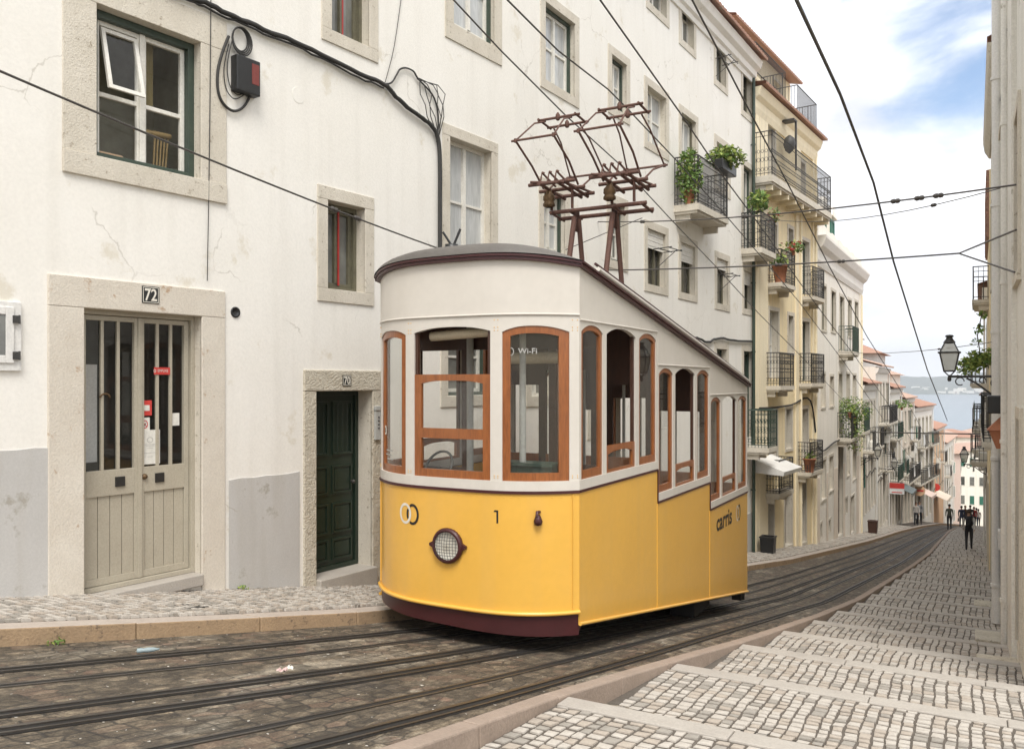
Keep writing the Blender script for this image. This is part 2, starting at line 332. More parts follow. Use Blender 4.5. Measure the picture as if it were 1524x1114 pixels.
def street_mat():
    m = bpy.data.materials.new('worn_setts'); m.use_nodes = True; nt = m.node_tree; L = nt.links; b = nt.nodes['Principled BSDF']
    tc = nd(nt, 'ShaderNodeTexCoord')
    def noise(sc, det=6, rough=.6, st=(1, 1, 1), dist=0):
        mp = nd(nt, 'ShaderNodeMapping'); mp.inputs['Scale'].default_value = st; L.new(tc.outputs['UV'], mp.inputs[0])
        n = nd(nt, 'ShaderNodeTexNoise'); n.inputs['Scale'].default_value = sc; n.inputs['Detail'].default_value = det; n.inputs['Roughness'].default_value = rough; n.inputs['Distortion'].default_value = dist
        L.new(mp.outputs[0], n.inputs['Vector']); return n
    def rng(src, a, b_, c=0, d=1):
        r = nd(nt, 'ShaderNodeMapRange'); r.inputs[1].default_value = a; r.inputs[2].default_value = b_; r.inputs[3].default_value = c; r.inputs[4].default_value = d; L.new(src, r.inputs[0]); return r.outputs[0]
    def mix(f, x, y, t='MIX'):
        k = nd(nt, 'ShaderNodeMix', data_type='RGBA', blend_type=t)
        if isinstance(f, float): k.inputs[0].default_value = f
        else: L.new(f, k.inputs[0])
        for s, v in ((6, x), (7, y)):
            if isinstance(v, tuple): k.inputs[s].default_value = c4(v)
            else: L.new(v, k.inputs[s])
        return k.outputs[2]
    big = noise(1.1, 7, .65, (.55, 1.3, 1), .6); mid = noise(8.5, 10, .78, (.7, 1.2, 1), .25); fine = noise(60, 5, .7)
    rp = nd(nt, 'ShaderNodeValToRGB'); L.new(mid.outputs['Fac'], rp.inputs[0])
    e = rp.color_ramp.elements; e[0].position = .36; e[0].color = (.034, .028, .021, 1); e[1].position = .64; e[1].color = (.205, .165, .112, 1)
    k = e.new(.5); k.color = (.085, .066, .045, 1)
    col = rp.outputs[0]
    col = mix(rng(big.outputs['Fac'], .55, .62, 0, .6), col, mix(rng(mid.outputs['Fac'], .38, .62), (.14, .12, .09), (.34, .30, .235)))          # pale dusty patches
    col = mix(rng(noise(1.7, 5, .6, (.5, 1.6, 1), .4).outputs['Fac'], .58, .68, 0, .75), col, (.045, .037, .03))   # oily patches
    col = mix(rng(noise(2.3, 6, .6).outputs['Fac'], .62, .72, 0, .5), col, (.21, .105, .075))   # reddish brick dust
    # stone setts: cracked joints
    mpv = nd(nt, 'ShaderNodeMapping'); mpv.inputs['Scale'].default_value = (5.5, 10.5, 1); L.new(tc.outputs['UV'], mpv.inputs[0])
    wv = nd(nt, 'ShaderNodeMix', data_type='RGBA', blend_type='ADD'); wv.inputs[0].default_value = .5; L.new(mpv.outputs[0], wv.inputs[6]); L.new(noise(3, 3).outputs['Color'], wv.inputs[7])
    v = nd(nt, 'ShaderNodeTexVoronoi', feature='DISTANCE_TO_EDGE'); v.inputs['Scale'].default_value = 1; v.inputs['Randomness'].default_value = .55; L.new(wv.outputs[2], v.inputs['Vector'])
    joint = rng(v.outputs['Distance'], .02, .10, .9, 0)
    vc = nd(nt, 'ShaderNodeTexVoronoi', feature='F1'); vc.inputs['Scale'].default_value = 1; vc.inputs['Randomness'].default_value = .55; L.new(wv.outputs[2], vc.inputs['Vector'])
    sepc = nd(nt, 'ShaderNodeSeparateColor'); L.new(vc.outputs['Color'], sepc.inputs[0])
    col = mix(1.0, col, rng(sepc.outputs[0], 0, 1, .62, 1.45), 'MULTIPLY')
    col = mix(rng(sepc.outputs[1], .8, .95, 0, .35), col, (.20, .125, .085))
    jm = nd(nt, 'ShaderNodeMath', operation='MULTIPLY'); L.new(joint, jm.inputs[0]); L.new(rng(noise(.9, 4).outputs['Fac'], .40, .58, .25, .9), jm.inputs[1])
    col = mix(jm.outputs[0], col, (.022, .019, .016))
    col = mix(1.0, col, rng(fine.outputs['Fac'], .28, .72, .45, 1.55), 'MULTIPLY')
    # flecks of spilt paint
    sp = noise(19, 3, .5); col = mix(rng(sp.outputs['Fac'], .70, .715), col, (.55, .52, .46))
    sp2 = noise(3.1, 9, .75, (1, 1, 1), .5); col = mix(rng(sp2.outputs['Fac'], .69, .72, 0, .7), col, (.36, .27, .10))
    L.new(col, b.inputs['Base Color']); b.inputs['Roughness'].default_value = .78
    hs = nd(nt, 'ShaderNodeMath', operation='SUBTRACT'); L.new(mid.outputs['Fac'], hs.inputs[0]); L.new(jm.outputs[0], hs.inputs[1])
    h2 = nd(nt, 'ShaderNodeMath', operation='MULTIPLY_ADD'); L.new(fine.outputs['Fac'], h2.inputs[0]); h2.inputs[1].default_value = .35; L.new(hs.outputs[0], h2.inputs[2])
    bp = nd(nt, 'ShaderNodeBump'); bp.inputs['Strength'].default_value = .6; bp.inputs['Distance'].default_value = .009; L.new(h2.outputs[0], bp.inputs['Height']); L.new(bp.outputs[0], b.inputs['Normal'])
    return m
M_street = street_mat()
M_earth = mat('dry_earth', (.30, .25, .18), .95, (.20, .19, .12), .05, .8, 1, .3, .1)
M_joint = mat('pavement_joint_sand', (.085, .07, .055), .95, (.13, .11, .09), 6, .8, 60, .3)
M_cobA = mat('calcada_stone_pale', (.50, .46, .405), .7, (.42, .38, .33), 9, .8, 60, .25, .004)
M_cobB = mat('calcada_stone_warm', (.43, .375, .31), .7, (.35, .30, .25), 9, .8, 60, .25, .004)
M_cobC = mat('calcada_stone_grey', (.33, .30, .26), .75, (.27, .245, .21), 9, .8, 60, .25, .004)
M_curb = mat('pinkish_kerb_stone', (.34, .265, .21), .8, (.26, .20, .155), 4, .8, 50, .4, .01, spots=(.26, .20, .15), spotscale=10, spotthr=.62)
M_curbL = mat('ochre_kerb_stone', (.40, .28, .165), .85, (.29, .20, .12), 5, .9, 50, .5, .012, spots=(.17, .12, .08), spotscale=9, spotthr=.58)
M_curbT = mat('kerb_top_stone', (.46, .40, .345), .8, (.37, .31, .26), 5, .8, 50, .3, .008)
M_nose = mat('step_edging_limestone', (.43, .395, .345), .75, (.34, .305, .265), 3, .8, 60, .3, .006, spots=(.33, .29, .25), spotscale=8, spotthr=.63)

mb = MB(); ps = Ps(-40, 13, 3)+Ps(13, 300, 6)[1:]+[500]
strip(mb, ps, lambda P: -420, lambda P: 420, lambda P, w: G(P)-.25, 12)
setting('terrain', mb, M_earth)
mb = MB(); strip(mb, Ps(-10, 125, .75), lambda P: lw(P)-.6, lambda P: rw(P)+.6, lambda P, w: G(P)-.012*0, 6)
setting('street', mb, M_street)

RAILS = {
 'rail1': [(-8, -7.2), (3.25, -5.71), (4.58, -5.5), (5.88, -5.29), (7.2, -5.15), (11, -4.92), (18.44, -4.34), (20.65, -4.12), (30, -3.75), (45, -3.4), (66, -2.95), (77, -2.2), (90, -1.3)],
 'slot1': [(-8, -6.5), (2, -5.5), (4.65, -4.99), (6.07, -4.83), (11, -4.42), (18, -3.95), (30, -3.37), (45, -3.02), (66, -2.6), (77, -1.85), (90, -.95)],
 'rail2': [(-8, -6.0), (2.7, -4.72), (3.75, -4.5), (4.82, -4.33), (5.67, -4.23), (8, -4.07), (12.5, -3.78), (18, -3.55), (30, -3.0), (45, -2.68), (66, -2.25), (77, -1.5), (90, -.6)],
 'rail3': [(-8, -5.9), (2.5, -4.43), (3.66, -4.16), (5.34, -3.92), (8, -3.72), (12, -3.48), (18, -3.25), (30, -2.8), (45, -2.5), (66, -2.08), (77, -1.33), (90, -.43)],
 'slot2': [(-8, -4.9), (2.9, -3.62), (3.7, -3.52), (4.63, -3.42), (7.4, -3.28), (10.8, -3.19), (16, -3.03), (30, -2.42), (45, -2.14), (66, -1.75), (77, -1.0), (90, -.1)],
 'rail5': [(-8, -4.2), (3.35, -3.14), (4.1, -3.04), (7.85, -2.88), (10.2, -2.84), (14.2, -2.72), (18, -2.52), (30, -2.05), (45, -1.8), (66, -1.42), (77, -.68), (90, .2)]}
M_rail = mat('worn_rail_steel', (.15, .135, .12), .42, (.08, .068, .056), 3, .8, 60, .1, metal=.75)
M_groove = mat('rail_groove_grease', (.016, .014, .012), .8)
def rail(key, label, slot=False):
    t = thing('cable_slot' if slot else 'tram_rail', label, 'cable slot' if slot else 'rail', (*W(5, lerp_tab(RAILS[key], 5)), G(5)), 'rails and cable slots in the street')
    q = RAILS[key]; pp = Ps(-7, 86, .8)
    def qs(P, o): return (lerp_tab(q, P-1)+lerp_tab(q, P)+lerp_tab(q, P+1))/3+o
    g = MB(); w = .024 if slot else .078
    strip(g, pp, lambda P: qs(P, -w), lambda P: qs(P, w), lambda P, u: G(P)+.004)
    g.build('groove', M_groove, t)
    for o0, o1 in (((-.046, -.024), (.024, .046)) if slot else ((-.06, -.025), (.045, .062))):
        s = MB(); h = .008 if slot else .014
        vs = []
        for P in pp:
            z = G(P)
            for o, zz in ((o0, z-.02), (o0, z+h), (o1, z+h), (o1, z-.02)): vs.append((*W(P, qs(P, o)), zz))
        s.add(vs, [(4*i+k, 4*i+k+1, 4*i+5+k, 4*i+4+k) for i in range(len(pp)-1) for k in range(3)])
        s.build('steel_lip', M_rail, t)
rail('rail1', 'outermost steel rail, running along the kerb by the two doorways and under the tram')
rail('slot1', 'narrow cable slot between the two rails that carry the tram', True)
rail('rail2', 'steel rail under the tram on the side away from the doorways')
rail('rail3', 'inner steel rail of the empty track, next to the tram')
rail('slot2', 'narrow cable slot in the middle of the empty track', True)
rail('rail5', 'outermost steel rail of the empty track, beside the stepped pavement')

# left pavement: bed, cobbles, kerb
def cobbles(mb, P0, P1, qa, qb, zf, sp, sq, rng, jit=.16, gap=.013, h=.022):
    P = P0
    while P < P1:
        dp = sp*(.85+.3*rng.random()); a, b = qa(P), qb(P)
        Q = a+rng.random()*sq*.4
        while Q < b-.02:
            dq = min(sq*(.75+.5*rng.random()), b-Q); j = lambda k: (rng.random()-.5)*k
            c = [(P+gap/2, Q+gap/2), (P+dp-gap/2, Q+gap/2), (P+dp-gap/2, Q+dq-gap/2), (P+gap/2, Q+dq-gap/2)]
            sk = .10*math.sin(Q*1.7+P*.9)*sp
            c = [(p+j(jit*sp)+sk, q+j(jit*sq)) for p, q in c]
            pc = sum(p for p, q in c)/4; qc = sum(q for p, q in c)/4; dz = j(.009); m = rng.choices((1, 2, 3), (5, 3, 2))[0]
            lo = []; hi = []
            for p, q in c:
                x, y = W(p, q); lo.append((x, y, zf(p)-.01))
                x, y = W(p+(pc-p)*.16, q+(qc-q)*.13); hi.append((x, y, zf(p)+h+dz+j(.004)))
            x, y = W(pc, qc); top = (x, y, zf(pc)+h+dz+.005)
            mb.add(lo+hi+[top], [(0, 4, 5, 1)[::-1], (1, 5, 6, 2)[::-1], (2, 6, 7, 3)[::-1], (3, 7, 4, 0)[::-1], (4, 8, 5), (5, 8, 6), (6, 8, 7), (7, 8, 4)], m)
            for _ in range(9): mb.uv.append((pc, qc))
            Q += dq
        P += dp
KH = .13
def setts(mb, P0, P1, qa, qb, zf, sp, sq, rng, gap=.017, h=.020):
    q0, q1 = max(qa(P0), qa(P1)), min(qb(P0), qb(P1)); Q = q0; j = lambda k: (rng.random()-.5)*k
    sh = rng.random()*6
    while Q < q1-.03:
        dq = min(sq*(.8+.4*rng.random()), q1-Q); P = P0+rng.random()*sp*.25
        while P < P1-.02:
            dp = min(sp*(.75+.5*rng.random()), P1-P)
            if dp < .03: break
            wob = lambda p: .010*math.sin(p*3.3+sh+Q*.6)+.004*math.sin(p*11+Q*.8)
            gp_ = gap*.95
            c = [(P+gp_, Q+gap/2), (P+dp-gp_, Q+gap/2), (P+dp-gp_, Q+dq-gap/2), (P+gp_, Q+dq-gap/2)]
            c = [(p+j(.017), q+wob(p)+j(.012)) for p, q in c]
            pc = sum(p for p, q in c)/4; qc = sum(q for p, q in c)/4; dz = j(.005); m = rng.choices((1, 2, 3), (6, 3, 2))[0]; lo = []; hi = []
            for p, q in c:
                x, y = W(p, q); lo.append((x, y, zf(p)-.01))
                x, y = W(p+(pc-p)*.14, q+(qc-q)*.12); hi.append((x, y, zf(p)+h+dz+j(.003)))
            x, y = W(pc, qc); top = (x, y, zf(pc)+h+dz+.004)
            mb.add(lo+hi+[top], [(0, 4, 5, 1)[::-1], (1, 5, 6, 2)[::-1], (2, 6, 7, 3)[::-1], (3, 7, 4, 0)[::-1], (4, 8, 5), (5, 8, 6), (6, 8, 7), (7, 8, 4)], m)
            for _ in range(9): mb.uv.append((pc, qc))
            P += dp
        Q += dq
def zl(P): return G(P)+KH
mb = MB(); strip(mb, Ps(-8, 110, .75), lambda P: lw(P)-.35, lambda P: lc(P)-.02, lambda P, w: zl(P)-.003+.05*(1-w), 2)
rg = random.Random(3)
def zl_w(P): return zl(P)
def cobL(P0, P1, sp, sq):
    tmp = MB(); tmp.uv = []
    cobbles(tmp, P0, P1, lambda P: lw(P)-.05, lambda P: lc(P)-.27, lambda P: zl(P), sp, sq, rg)
    for i, v in enumerate(tmp.v):          # crossfall up to the wall
        P, Q = PQ(v[0], v[1]); w = (Q-lw(P)+.35)/max(.1, lc(P)-lw(P)+.33)
        tmp.v[i] = (v[0], v[1], v[2]+.05*(1-w))
    o = len(mb.v); mb.v += tmp.v; mb.uv += tmp.uv; mb.f += [tuple(i+o for i in f) for f in tmp.f]; mb.m += tmp.m; mb.sm += tmp.sm
cobL(1.5, 12, .085, .095); cobL(12, 34, .12, .13); cobL(34, 62, .2, .2)
setting('pavement', mb, [M_joint, M_cobA, M_cobB, M_cobC])

def kerb(name, label, qf, ps_, w0, w1, zt, mats, seg):
    mb = MB(); rk = random.Random(5)
    for a, b in zip(ps_, ps_[1:]):
        e = .004; j = rk.random()*.004
        def fr(p, q, z): x, y = W(p, qf(p)+q); return (x, y, (zt(p)+j if z else G(p)-.2))
        mb.hexa([fr(a+e, w0, 0), fr(b-e, w0, 0), fr(b-e, w1, 0), fr(a+e, w1, 0), fr(a+e, w0, 1), fr(b-e, w0, 1), fr(b-e, w1, 1), fr(a+e, w1, 1)])
    if isinstance(mats, list):
        for i in range(4, len(mb.f), 6): pass
        for i in range(len(mb.f)):
            if i % 6 == 1: mb.m[i] = 1
    o = mb.build(name, mats, bevel=.012); o['kind'] = 'structure'; return o
kerb('kerb', '', lc, Ps(-8, 60, 1.15)+Ps(60, 110, 3)[1:], -.26, 0, lambda P: zl(P)+.006, [M_curbL, M_curbT], 1)
kerb('kerb', '', rc, Ps(-8, 60, 1.0)+Ps(60, 110, 3)[1:], -.05, .075, lambda P: G(P)+.15, M_curb, 1)

# right pavement: long shallow steps
NOS = [-5.1, -3.0, -.95, 1.1, 3.1, 5.13, 7.12, 8.98, 10.75, 12.6, 14.5, 16.55, 18.5]
while NOS[-1] < 74: NOS.append(NOS[-1]+1.95)
def zr(P):
    for a, b in zip(NOS, NOS[1:]):
        if P <= b: 
            L = b-a; return G(b)+KH+(b-P)*(.086 if P < 20 else .07)
    return G(P)+KH
mb = MB(); nose = MB(); rg = random.Random(11)
for a, b in zip(NOS, NOS[1:]):
    sl = .086 if b < 20 else .07
    zf = lambda P, b=b, sl=sl: G(b)+KH+(b-P)*sl
    strip(mb, [a, b], lambda P: rc(P)+.06, lambda P: rw(P)+.5, lambda P, w: zf(P)-.013)
    if b > 2:
        k = 1 if b < 17 else 1.35 if b < 32 else 2.2
        setts(mb, a+.005, b-.185, lambda P: rc(P)+.08, lambda P: rw(P)+.02, lambda P: zf(P)-.018, .098*k, .088*k, rg, .0105*min(k, 1.25), .012)
    q0 = rc(b)+.078; qe = rw(b)+.05; q = q0
    while q < qe-.05:
        q1 = min(qe, q+.75+.5*rg.random())
        def fr(p, s, z, b=b, q=q, q1=q1): return (*W(b+p, q+.003 if s == 0 else q1-.003), z)
        zt = G(b)+KH+.008
        nose.hexa([fr(-.18, 0, zt-.2), fr(0, 0, zt-.25), fr(0, 1, zt-.25), fr(-.18, 1, zt-.2), fr(-.18, 0, zt+.009), fr(0, 0, zt), fr(0, 1, zt), fr(-.18, 1, zt+.009)])
        q = q1
setting('stepped_pavement', mb, [M_joint, M_cobA, M_cobB, M_cobC])
o = nose.build('step', M_nose, bevel=.01); o['kind'] = 'structure'
mb = MB(); strip(mb, Ps(NOS[-1], 110, 2), lambda P: rc(P)+.09, lambda P: rw(P)+.5, lambda P, w: G(P)+KH)
setting('pavement', mb, M_cobB)

def gpix(u, v, dz=0):          # where the sight line meets the sloping ground
    Y = 3.0
    while Y < 90:
        x = (u-CX)/F_*Y
        if (HZ-v)/F_*Y < G(PQ(x, Y)[0])+dz: break
        Y += .01
    return PQ(x, Y)
# river and far shore
M_water = bpy.data.materials.new('river_water'); M_water.use_nodes = True
def water():
    nt = M_water.node_tree; L = nt.links; b = nt.nodes['Principled BSDF']
    b.inputs['Base Color'].default_value = (.10, .15, .19, 1); b.inputs['Roughness'].default_value = .22
    tc = nd(nt, 'ShaderNodeTexCoord'); n = nd(nt, 'ShaderNodeTexNoise'); n.inputs['Scale'].default_value = .05; n.inputs['Detail'].default_value = 6; L.new(tc.outputs['Object'], n.inputs['Vector'])
    bp = nd(nt, 'ShaderNodeBump'); bp.inputs['Strength'].default_value = .25; bp.inputs['Distance'].default_value = 2; L.new(n.outputs['Fac'], bp.inputs['Height']); L.new(bp.outputs[0], b.inputs['Normal'])
water()
mb = MB(); mb.add([(*W(380, -3500), -40), (*W(380, 3500), -40), (*W(4200, 3500), -40), (*W(4200, -3500), -40)], [(0, 1, 2, 3)])
setting('river', mb, M_water)
M_hill = mat('wooded_hillside', (.11, .125, .09), .95, (.06, .075, .055), .006, .9, .05, 0, spots=(.30, .28, .25), spotscale=.02, spotthr=.62)
mb = MB(); n = 240; rh = random.Random(2); ph = [rh.random()*6 for _ in range(9)]
vs = []
for i in range(n+1):
    q = -2600+5600*i/n
    h = 62+14*math.sin(q/420+ph[0])+9*math.sin(q/170+ph[1])+5*math.sin(q/60+ph[2])+3*rh.random()
    x = -1
    for P, z in ((3150, -40), (3230, -22), (3420, -40+h*.55), (3700, -40+h+18), (4200, -45)): vs.append((*W(P+30*math.sin(q/90+ph[3]), q), z+(rh.random()*5 if z > -30 else 0)))
mb.add(vs, [(5*i+k, 5*i+5+k, 5*i+6+k, 5*i+1+k) for i in range(n) for k in range(4)], 0, True)
setting('hills', mb, M_hill)
# pale waterfront town on the far shore: reads as one band
mb = MB(); rh = random.Random(9)
for i in range(420):
    q = -900+3000*rh.random(); P = 3150+80*rh.random(); wd_ = 8+22*rh.random(); hh = 5+9*rh.random(); z0 = -40+max(0, (P-3150)*.2)
    mb.box(lambda a, b, c: (*W(P+a, q+b), z0+c), 0, 14, 0, wd_, 0, hh, rh.choice((0, 0, 1, 2)))
o = mb.build('waterfront', [M_plaster, M_cream_wall, M_tile2]); tag(o, 'pale waterfront town along the far river shore', 'waterfront', kind='stuff')

# the air over the river: fades the far shore
mz = bpy.data.materials.new('haze_air'); mz.use_nodes = True; nt = mz.node_tree; nt.nodes.remove(nt.nodes['Principled BSDF'])
pv = nd(nt, 'ShaderNodeVolumePrincipled'); pv.inputs['Color'].default_value = (.86, .91, .97, 1); pv.inputs['Density'].default_value = .00031; pv.inputs['Anisotropy'].default_value = .2
nt.links.new(pv.outputs[0], nt.nodes['Material Output'].inputs['Volume'])
mb = MB(); mb.box(lambda a, b, c: (*W(a, b), c), -300, 4400, -3700, 3700, -47, 140)
o = mb.build('haze', mz); o['kind'] = 'stuff'; o['label'] = 'pale haze over the river and the far shore'

# ------------------------------------------------------------------ the funicular tram
TC = Vector((.6506, 8.0988)); TS = Vector((SX, SY)); TN = Vector((SY, -SX))      # front corner, along, right
TW, TB, TP, TL, TG = 2.4, .4428, 3.1737, 2.2887, .1723
ZB, ZBEAD, ZF, ZH, ZSK, ZRF = -1.0568, -2.2287, .648, .602, -2.3472, 1.1122
TE = 3*TL
def tbow(u): u = min(max(u, 0), TW); return TB*(1-abs(2*u/TW-1)**TP)
def tpt(t, u): p = TC+TS*t-TN*u; return (p.x, p.y)
def tfront(u, off):
    e = 1e-3; d = (tbow(u+e)-tbow(u-e))/(2*e) if e < u < TW-e else (tbow(2*e)/(2*e) if u <= e else -tbow(TW-2*e)/(2*e))
    d = max(-1.6, min(1.6, d)); l = math.sqrt(1+d*d)
    return tpt(-tbow(u)-off/l, u-off*d/l)
def tback(u, off):
    x = tbow(u); e = 1e-3; d = (tbow(min(TW, u+e))-tbow(max(0, u-e)))/(2*e); d = max(-1.6, min(1.6, d)); l = math.sqrt(1+d*d)
    return tpt(TE+x+off/l, u-off*d/l)
def tright(t, off): return tpt(t, -off)
def tleft(t, off): return tpt(t, TW+off)
def tf3(t, u, z): return (*tpt(t, u), z)
def eave(t): return ZRF-TG*t
tram = thing('funicular_tram', 'yellow and cream stepped funicular tram numbered 1 descending the steep tracked street', 'tram', (*tpt(3.4, TW/2), G(10.8)))
T = tram
# lower panels
mb = MB(); mb.shell(tfront, 0, TW, 40, ZBEAD, ZB, -.05, 0, 0, True)
front = mb.build('front_panel', M_ty, T)
b = MB(); pts = [(*tfront(TW*i/48, .012), ZBEAD+.012) for i in range(49)]; b.tube(pts, .021, 8)
b.tube([(*tfront(.045, .004), z) for z in (ZBEAD+.05, ZB-.02)], .008, 6); b.tube([(*tfront(TW-.045, .004), z) for z in (ZBEAD+.05, ZB-.02)], .008, 6)
b.build('bead', M_ty, front)
mb = MB(); mb.shell(tfront, -.0, TW, 36, lambda u: -2.445+.028*u, ZBEAD-.004, -.10, -.012, 0, True)
for sd_ in (tright, tleft): mb.shell(sd_, .02, .13, 3, lambda a: -2.445+a*.6, ZSK-.01, -.10, -.02)
mb.build('bumper', M_tm, T)
for side, nm in ((tright, 'right'), (tleft, 'left')):
    for i in range(3):
        mb = MB(); mb.shell(side, i*TL+.005, (i+1)*TL-.005, 1, lambda t: ZSK-TG*t, ZB-TG*TL*i, -.05, 0)
        p = mb.build('side_panel', M_ty, T)
        if i: b = MB(); b.shell(side, i*TL-.016, i*TL-.007, 1, ZSK-TG*TL*i+.03, ZB-TG*TL*i-.01, 0, .006); b.build('seam_strip', M_ty, p)
        b = MB(); b.tube([(*side(t, .01), ZSK+.012-TG*t) for t in (i*TL, (i+1)*TL)], .018, 8); b.build('bead', M_ty, p)
        b = MB(); b.shell(side, i*TL, (i+1)*TL, 1, ZB-.012-TG*TL*i, ZB+.012-TG*TL*i, 0, .012)
        if i: b.shell(side, i*TL-.011, i*TL+.011, 1, ZB-TG*TL*i-.012, ZB-TG*TL*(i-1), .002, .013)
        b.build('waist_strip', M_tm, p)
mb = MB(); mb.shell(tfront, 0, TW, 40, ZB-.014, ZB+.014, 0, .016, 0, True); mb.build('waist_strip', M_tm, T)
mb = MB(); mb.shell(tback, 0, TW, 30, ZSK-TG*TE, ZB-2*TG*TL, -.05, 0, 0, True); mb.build('back_panel', M_ty, T)

# windows -----------------------------------------------------------------
def arch(a0, a1, spring, crown):
    def f(a):
        x = (a-(a0+a1)/2)/((a1-a0)/2); x = max(-1, min(1, x)); return spring+(crown-spring)*(1-abs(x)**2.4)
    return f
def glazed(path, a0, a1, z0, spring, crown, par, sash=None, thin=.05, rail_h=.085, lower=None):
    """one wooden window in an arched opening; sash = heights of the rails of a lowered sash"""
    n = 10; af = arch(a0, a1, spring, crown); st = thin
    f = MB(); oo, oi = -.012, -.05
    if sash is None:
        f.shell(path, a0, a0+st, 2, z0, af, oi, oo); f.shell(path, a1-st, a1, 2, z0, af, oi, oo)
        f.shell(path, a0+st, a1-st, n, z0, z0+rail_h, oi, oo); f.shell(path, a0+st, a1-st, n, lambda a: af(a)-st*.95, af, oi, oo)
        w = f.build('window', M_wood, par, bevel=.005)
        g = MB(); g.shell(path, a0+st*.9, a1-st*.9, 6, z0+rail_h*.9, lambda a: af(a)-st*.9, -.034, -.029); g.build('pane', M_glass, w)
    else:
        top, mid = sash
        f.shell(path, a0, a0+st, 2, z0, top, oi, oo); f.shell(path, a1-st, a1, 2, z0, top, oi, oo)
        f.shell(path, a0+st, a1-st, n, lambda a: top-.062-.055*(abs((a-(a0+a1)/2)/((a1-a0)/2))**3), top, oi, oo)
        f.shell(path, a0+st, a1-st, n, z0, z0+rail_h, oi, oo)
        if mid: f.shell(path, a0+st, a1-st, n, mid-.1, mid, oi, oo)
        # dark guide jambs of the opening above the sash
        w = f.build('window', M_wood, par, bevel=.005)
        for e0, e1 in ((a0, a0+.035), (a1-.035, a1)): j = MB(); j.shell(path, e0, e1, 1, top, af, -.055, -.02); j.build('jamb', M_wooddark, w)
        g = MB(); g.shell(path, a0+st*.9, a1-st*.9, 6, z0+rail_h*.9, top-.08, -.034, -.029); g.build('pane', M_glass, w)
def window_wall(path, A0, A1, wins, zs, zt_, crown, n=10):
    """posts, sill and arched heads (one cream frame) around the openings wins = [(a0, a1, spring, crown)]"""
    f = MB(); f.shell(path, A0, A1, 24, ZB+zs+.014, ZB+zs+.108, -.055, .006)
    edges = [A0]
    for w in wins: edges += [w[0], w[1]]
    edges.append(A1)
    for k in range(0, len(edges), 2):
        f.shell(path, edges[k], edges[k+1], 3, ZB+zs+.108, zt_, -.055, 0)
    for a0, a1, sp_, cr in wins: f.shell(path, a0, a1, 14, arch(a0, a1, sp_, cr), zt_, -.055, 0)
    return f
fw = [(.069, .630, .485, .542), (.750, 1.650, .497, .548), (1.770, 2.331, .485, .542)]
f = window_wall(tfront, 0, TW, fw, 0, ZF, 0); fr_ = f.build('front_frame', M_tc, T)
glazed(tfront, fw[0][0], fw[0][1], -.955, fw[0][2], fw[0][3], T, thin=.075)
glazed(tfront, fw[1][0], fw[1][1], -.955, fw[1][2], fw[1][3], T, sash=(.078, -.46), thin=.085)
glazed(tfront, fw[2][0], fw[2][1], -.955, fw[2][2], fw[2][3], T, thin=.075)
# fascia above the front windows with a bead
mb = MB(); mb.shell(tfront, 0, TW, 40, ZF, lambda u: eave(-tbow(u)), -.05, .004, 0, True); fa = mb.build('fascia', M_tc, T)
b = MB(); b.tube([(*tfront(TW*i/40, .006), ZF+.004) for i in range(41)], .011, 6); b.build('bead', M_tc, fa)
for side in (tright, tleft):
    for i in range(3):
        z = -TG*TL*i; t0 = i*TL
        wins = [(t0+.05, t0+.59, .495+z, .567+z), (t0+.69, t0+1.545, .50+z, .575+z), (t0+1.655, t0+2.24, .495+z, .567+z)]
        f = window_wall(side, t0, t0+TL-.002, wins, z, ZH+z, 0); f.build('side_frame', M_tc, T)
        glazed(side, wins[0][0], wins[0][1], -.95+z, wins[0][2], wins[0][3], T, thin=.055)
        glazed(side, wins[1][0], wins[1][1], -.95+z, wins[1][2], wins[1][3], T, sash=(-.665+z, None), thin=.07, rail_h=.03)
        glazed(side, wins[2][0], wins[2][1], -.95+z, wins[2][2], wins[2][3], T, thin=.055)
        mb = MB(); mb.shell(side, t0, t0+TL-.002, 6, ZH+z, lambda t: eave(t), -.05, .003); fa = mb.build('fascia', M_tc, T)
        b = MB(); b.tube([(*side(t, .006), ZH+z+.004) for t in (t0+.02, t0+TL-.03)], .010, 6); b.build('bead', M_tc, fa)
# downhill end
zz = -TG*TL*2
f = window_wall(tback, 0, TW, [(a, b, s+zz, c+zz) for a, b, s, c in fw], zz, ZF+zz, 0)
f.shell(tback, 0, TW, 24, ZF+zz, lambda u: eave(TE)+.0, -.05, 0); f.build('back_frame', M_tc, T)

# roof -------------------------------------------------------------------
def roof_pt(u, v, lift=0):
    uu = -.055+(TW+.11)*u; ub = TW*u
    tf_ = -tbow(ub)-.055; tb_ = TE+tbow(ub)+.055
    t = tf_+(tb_-tf_)*v; d = min(t-tf_, tb_-t)
    k = min(d/.85, 1); e = math.sqrt(max(0, 1-(1-k)**2))
    h = .25*(1-abs(2*u-1)**2.6)**.75*e
    return (*tpt(t, uu), eave(t)+.05+h+lift)
mb = MB(); nu, vv = 28, [0, .003, .008, .016, .026, .04, .06, .085, .11, .15, .2, .3, .4, .5, .6, .7, .8, .89, .94, .97, .99, 1]
vs = [roof_pt(i/nu, v) for v in vv for i in range(nu+1)]
mb.add(vs, [(j*(nu+1)+i, j*(nu+1)+i+1, (j+1)*(nu+1)+i+1, (j+1)*(nu+1)+i) for j in range(len(vv)-1) for i in range(nu)], 0, True)
roof = mb.build('roof', M_tr, T)
mb = MB()
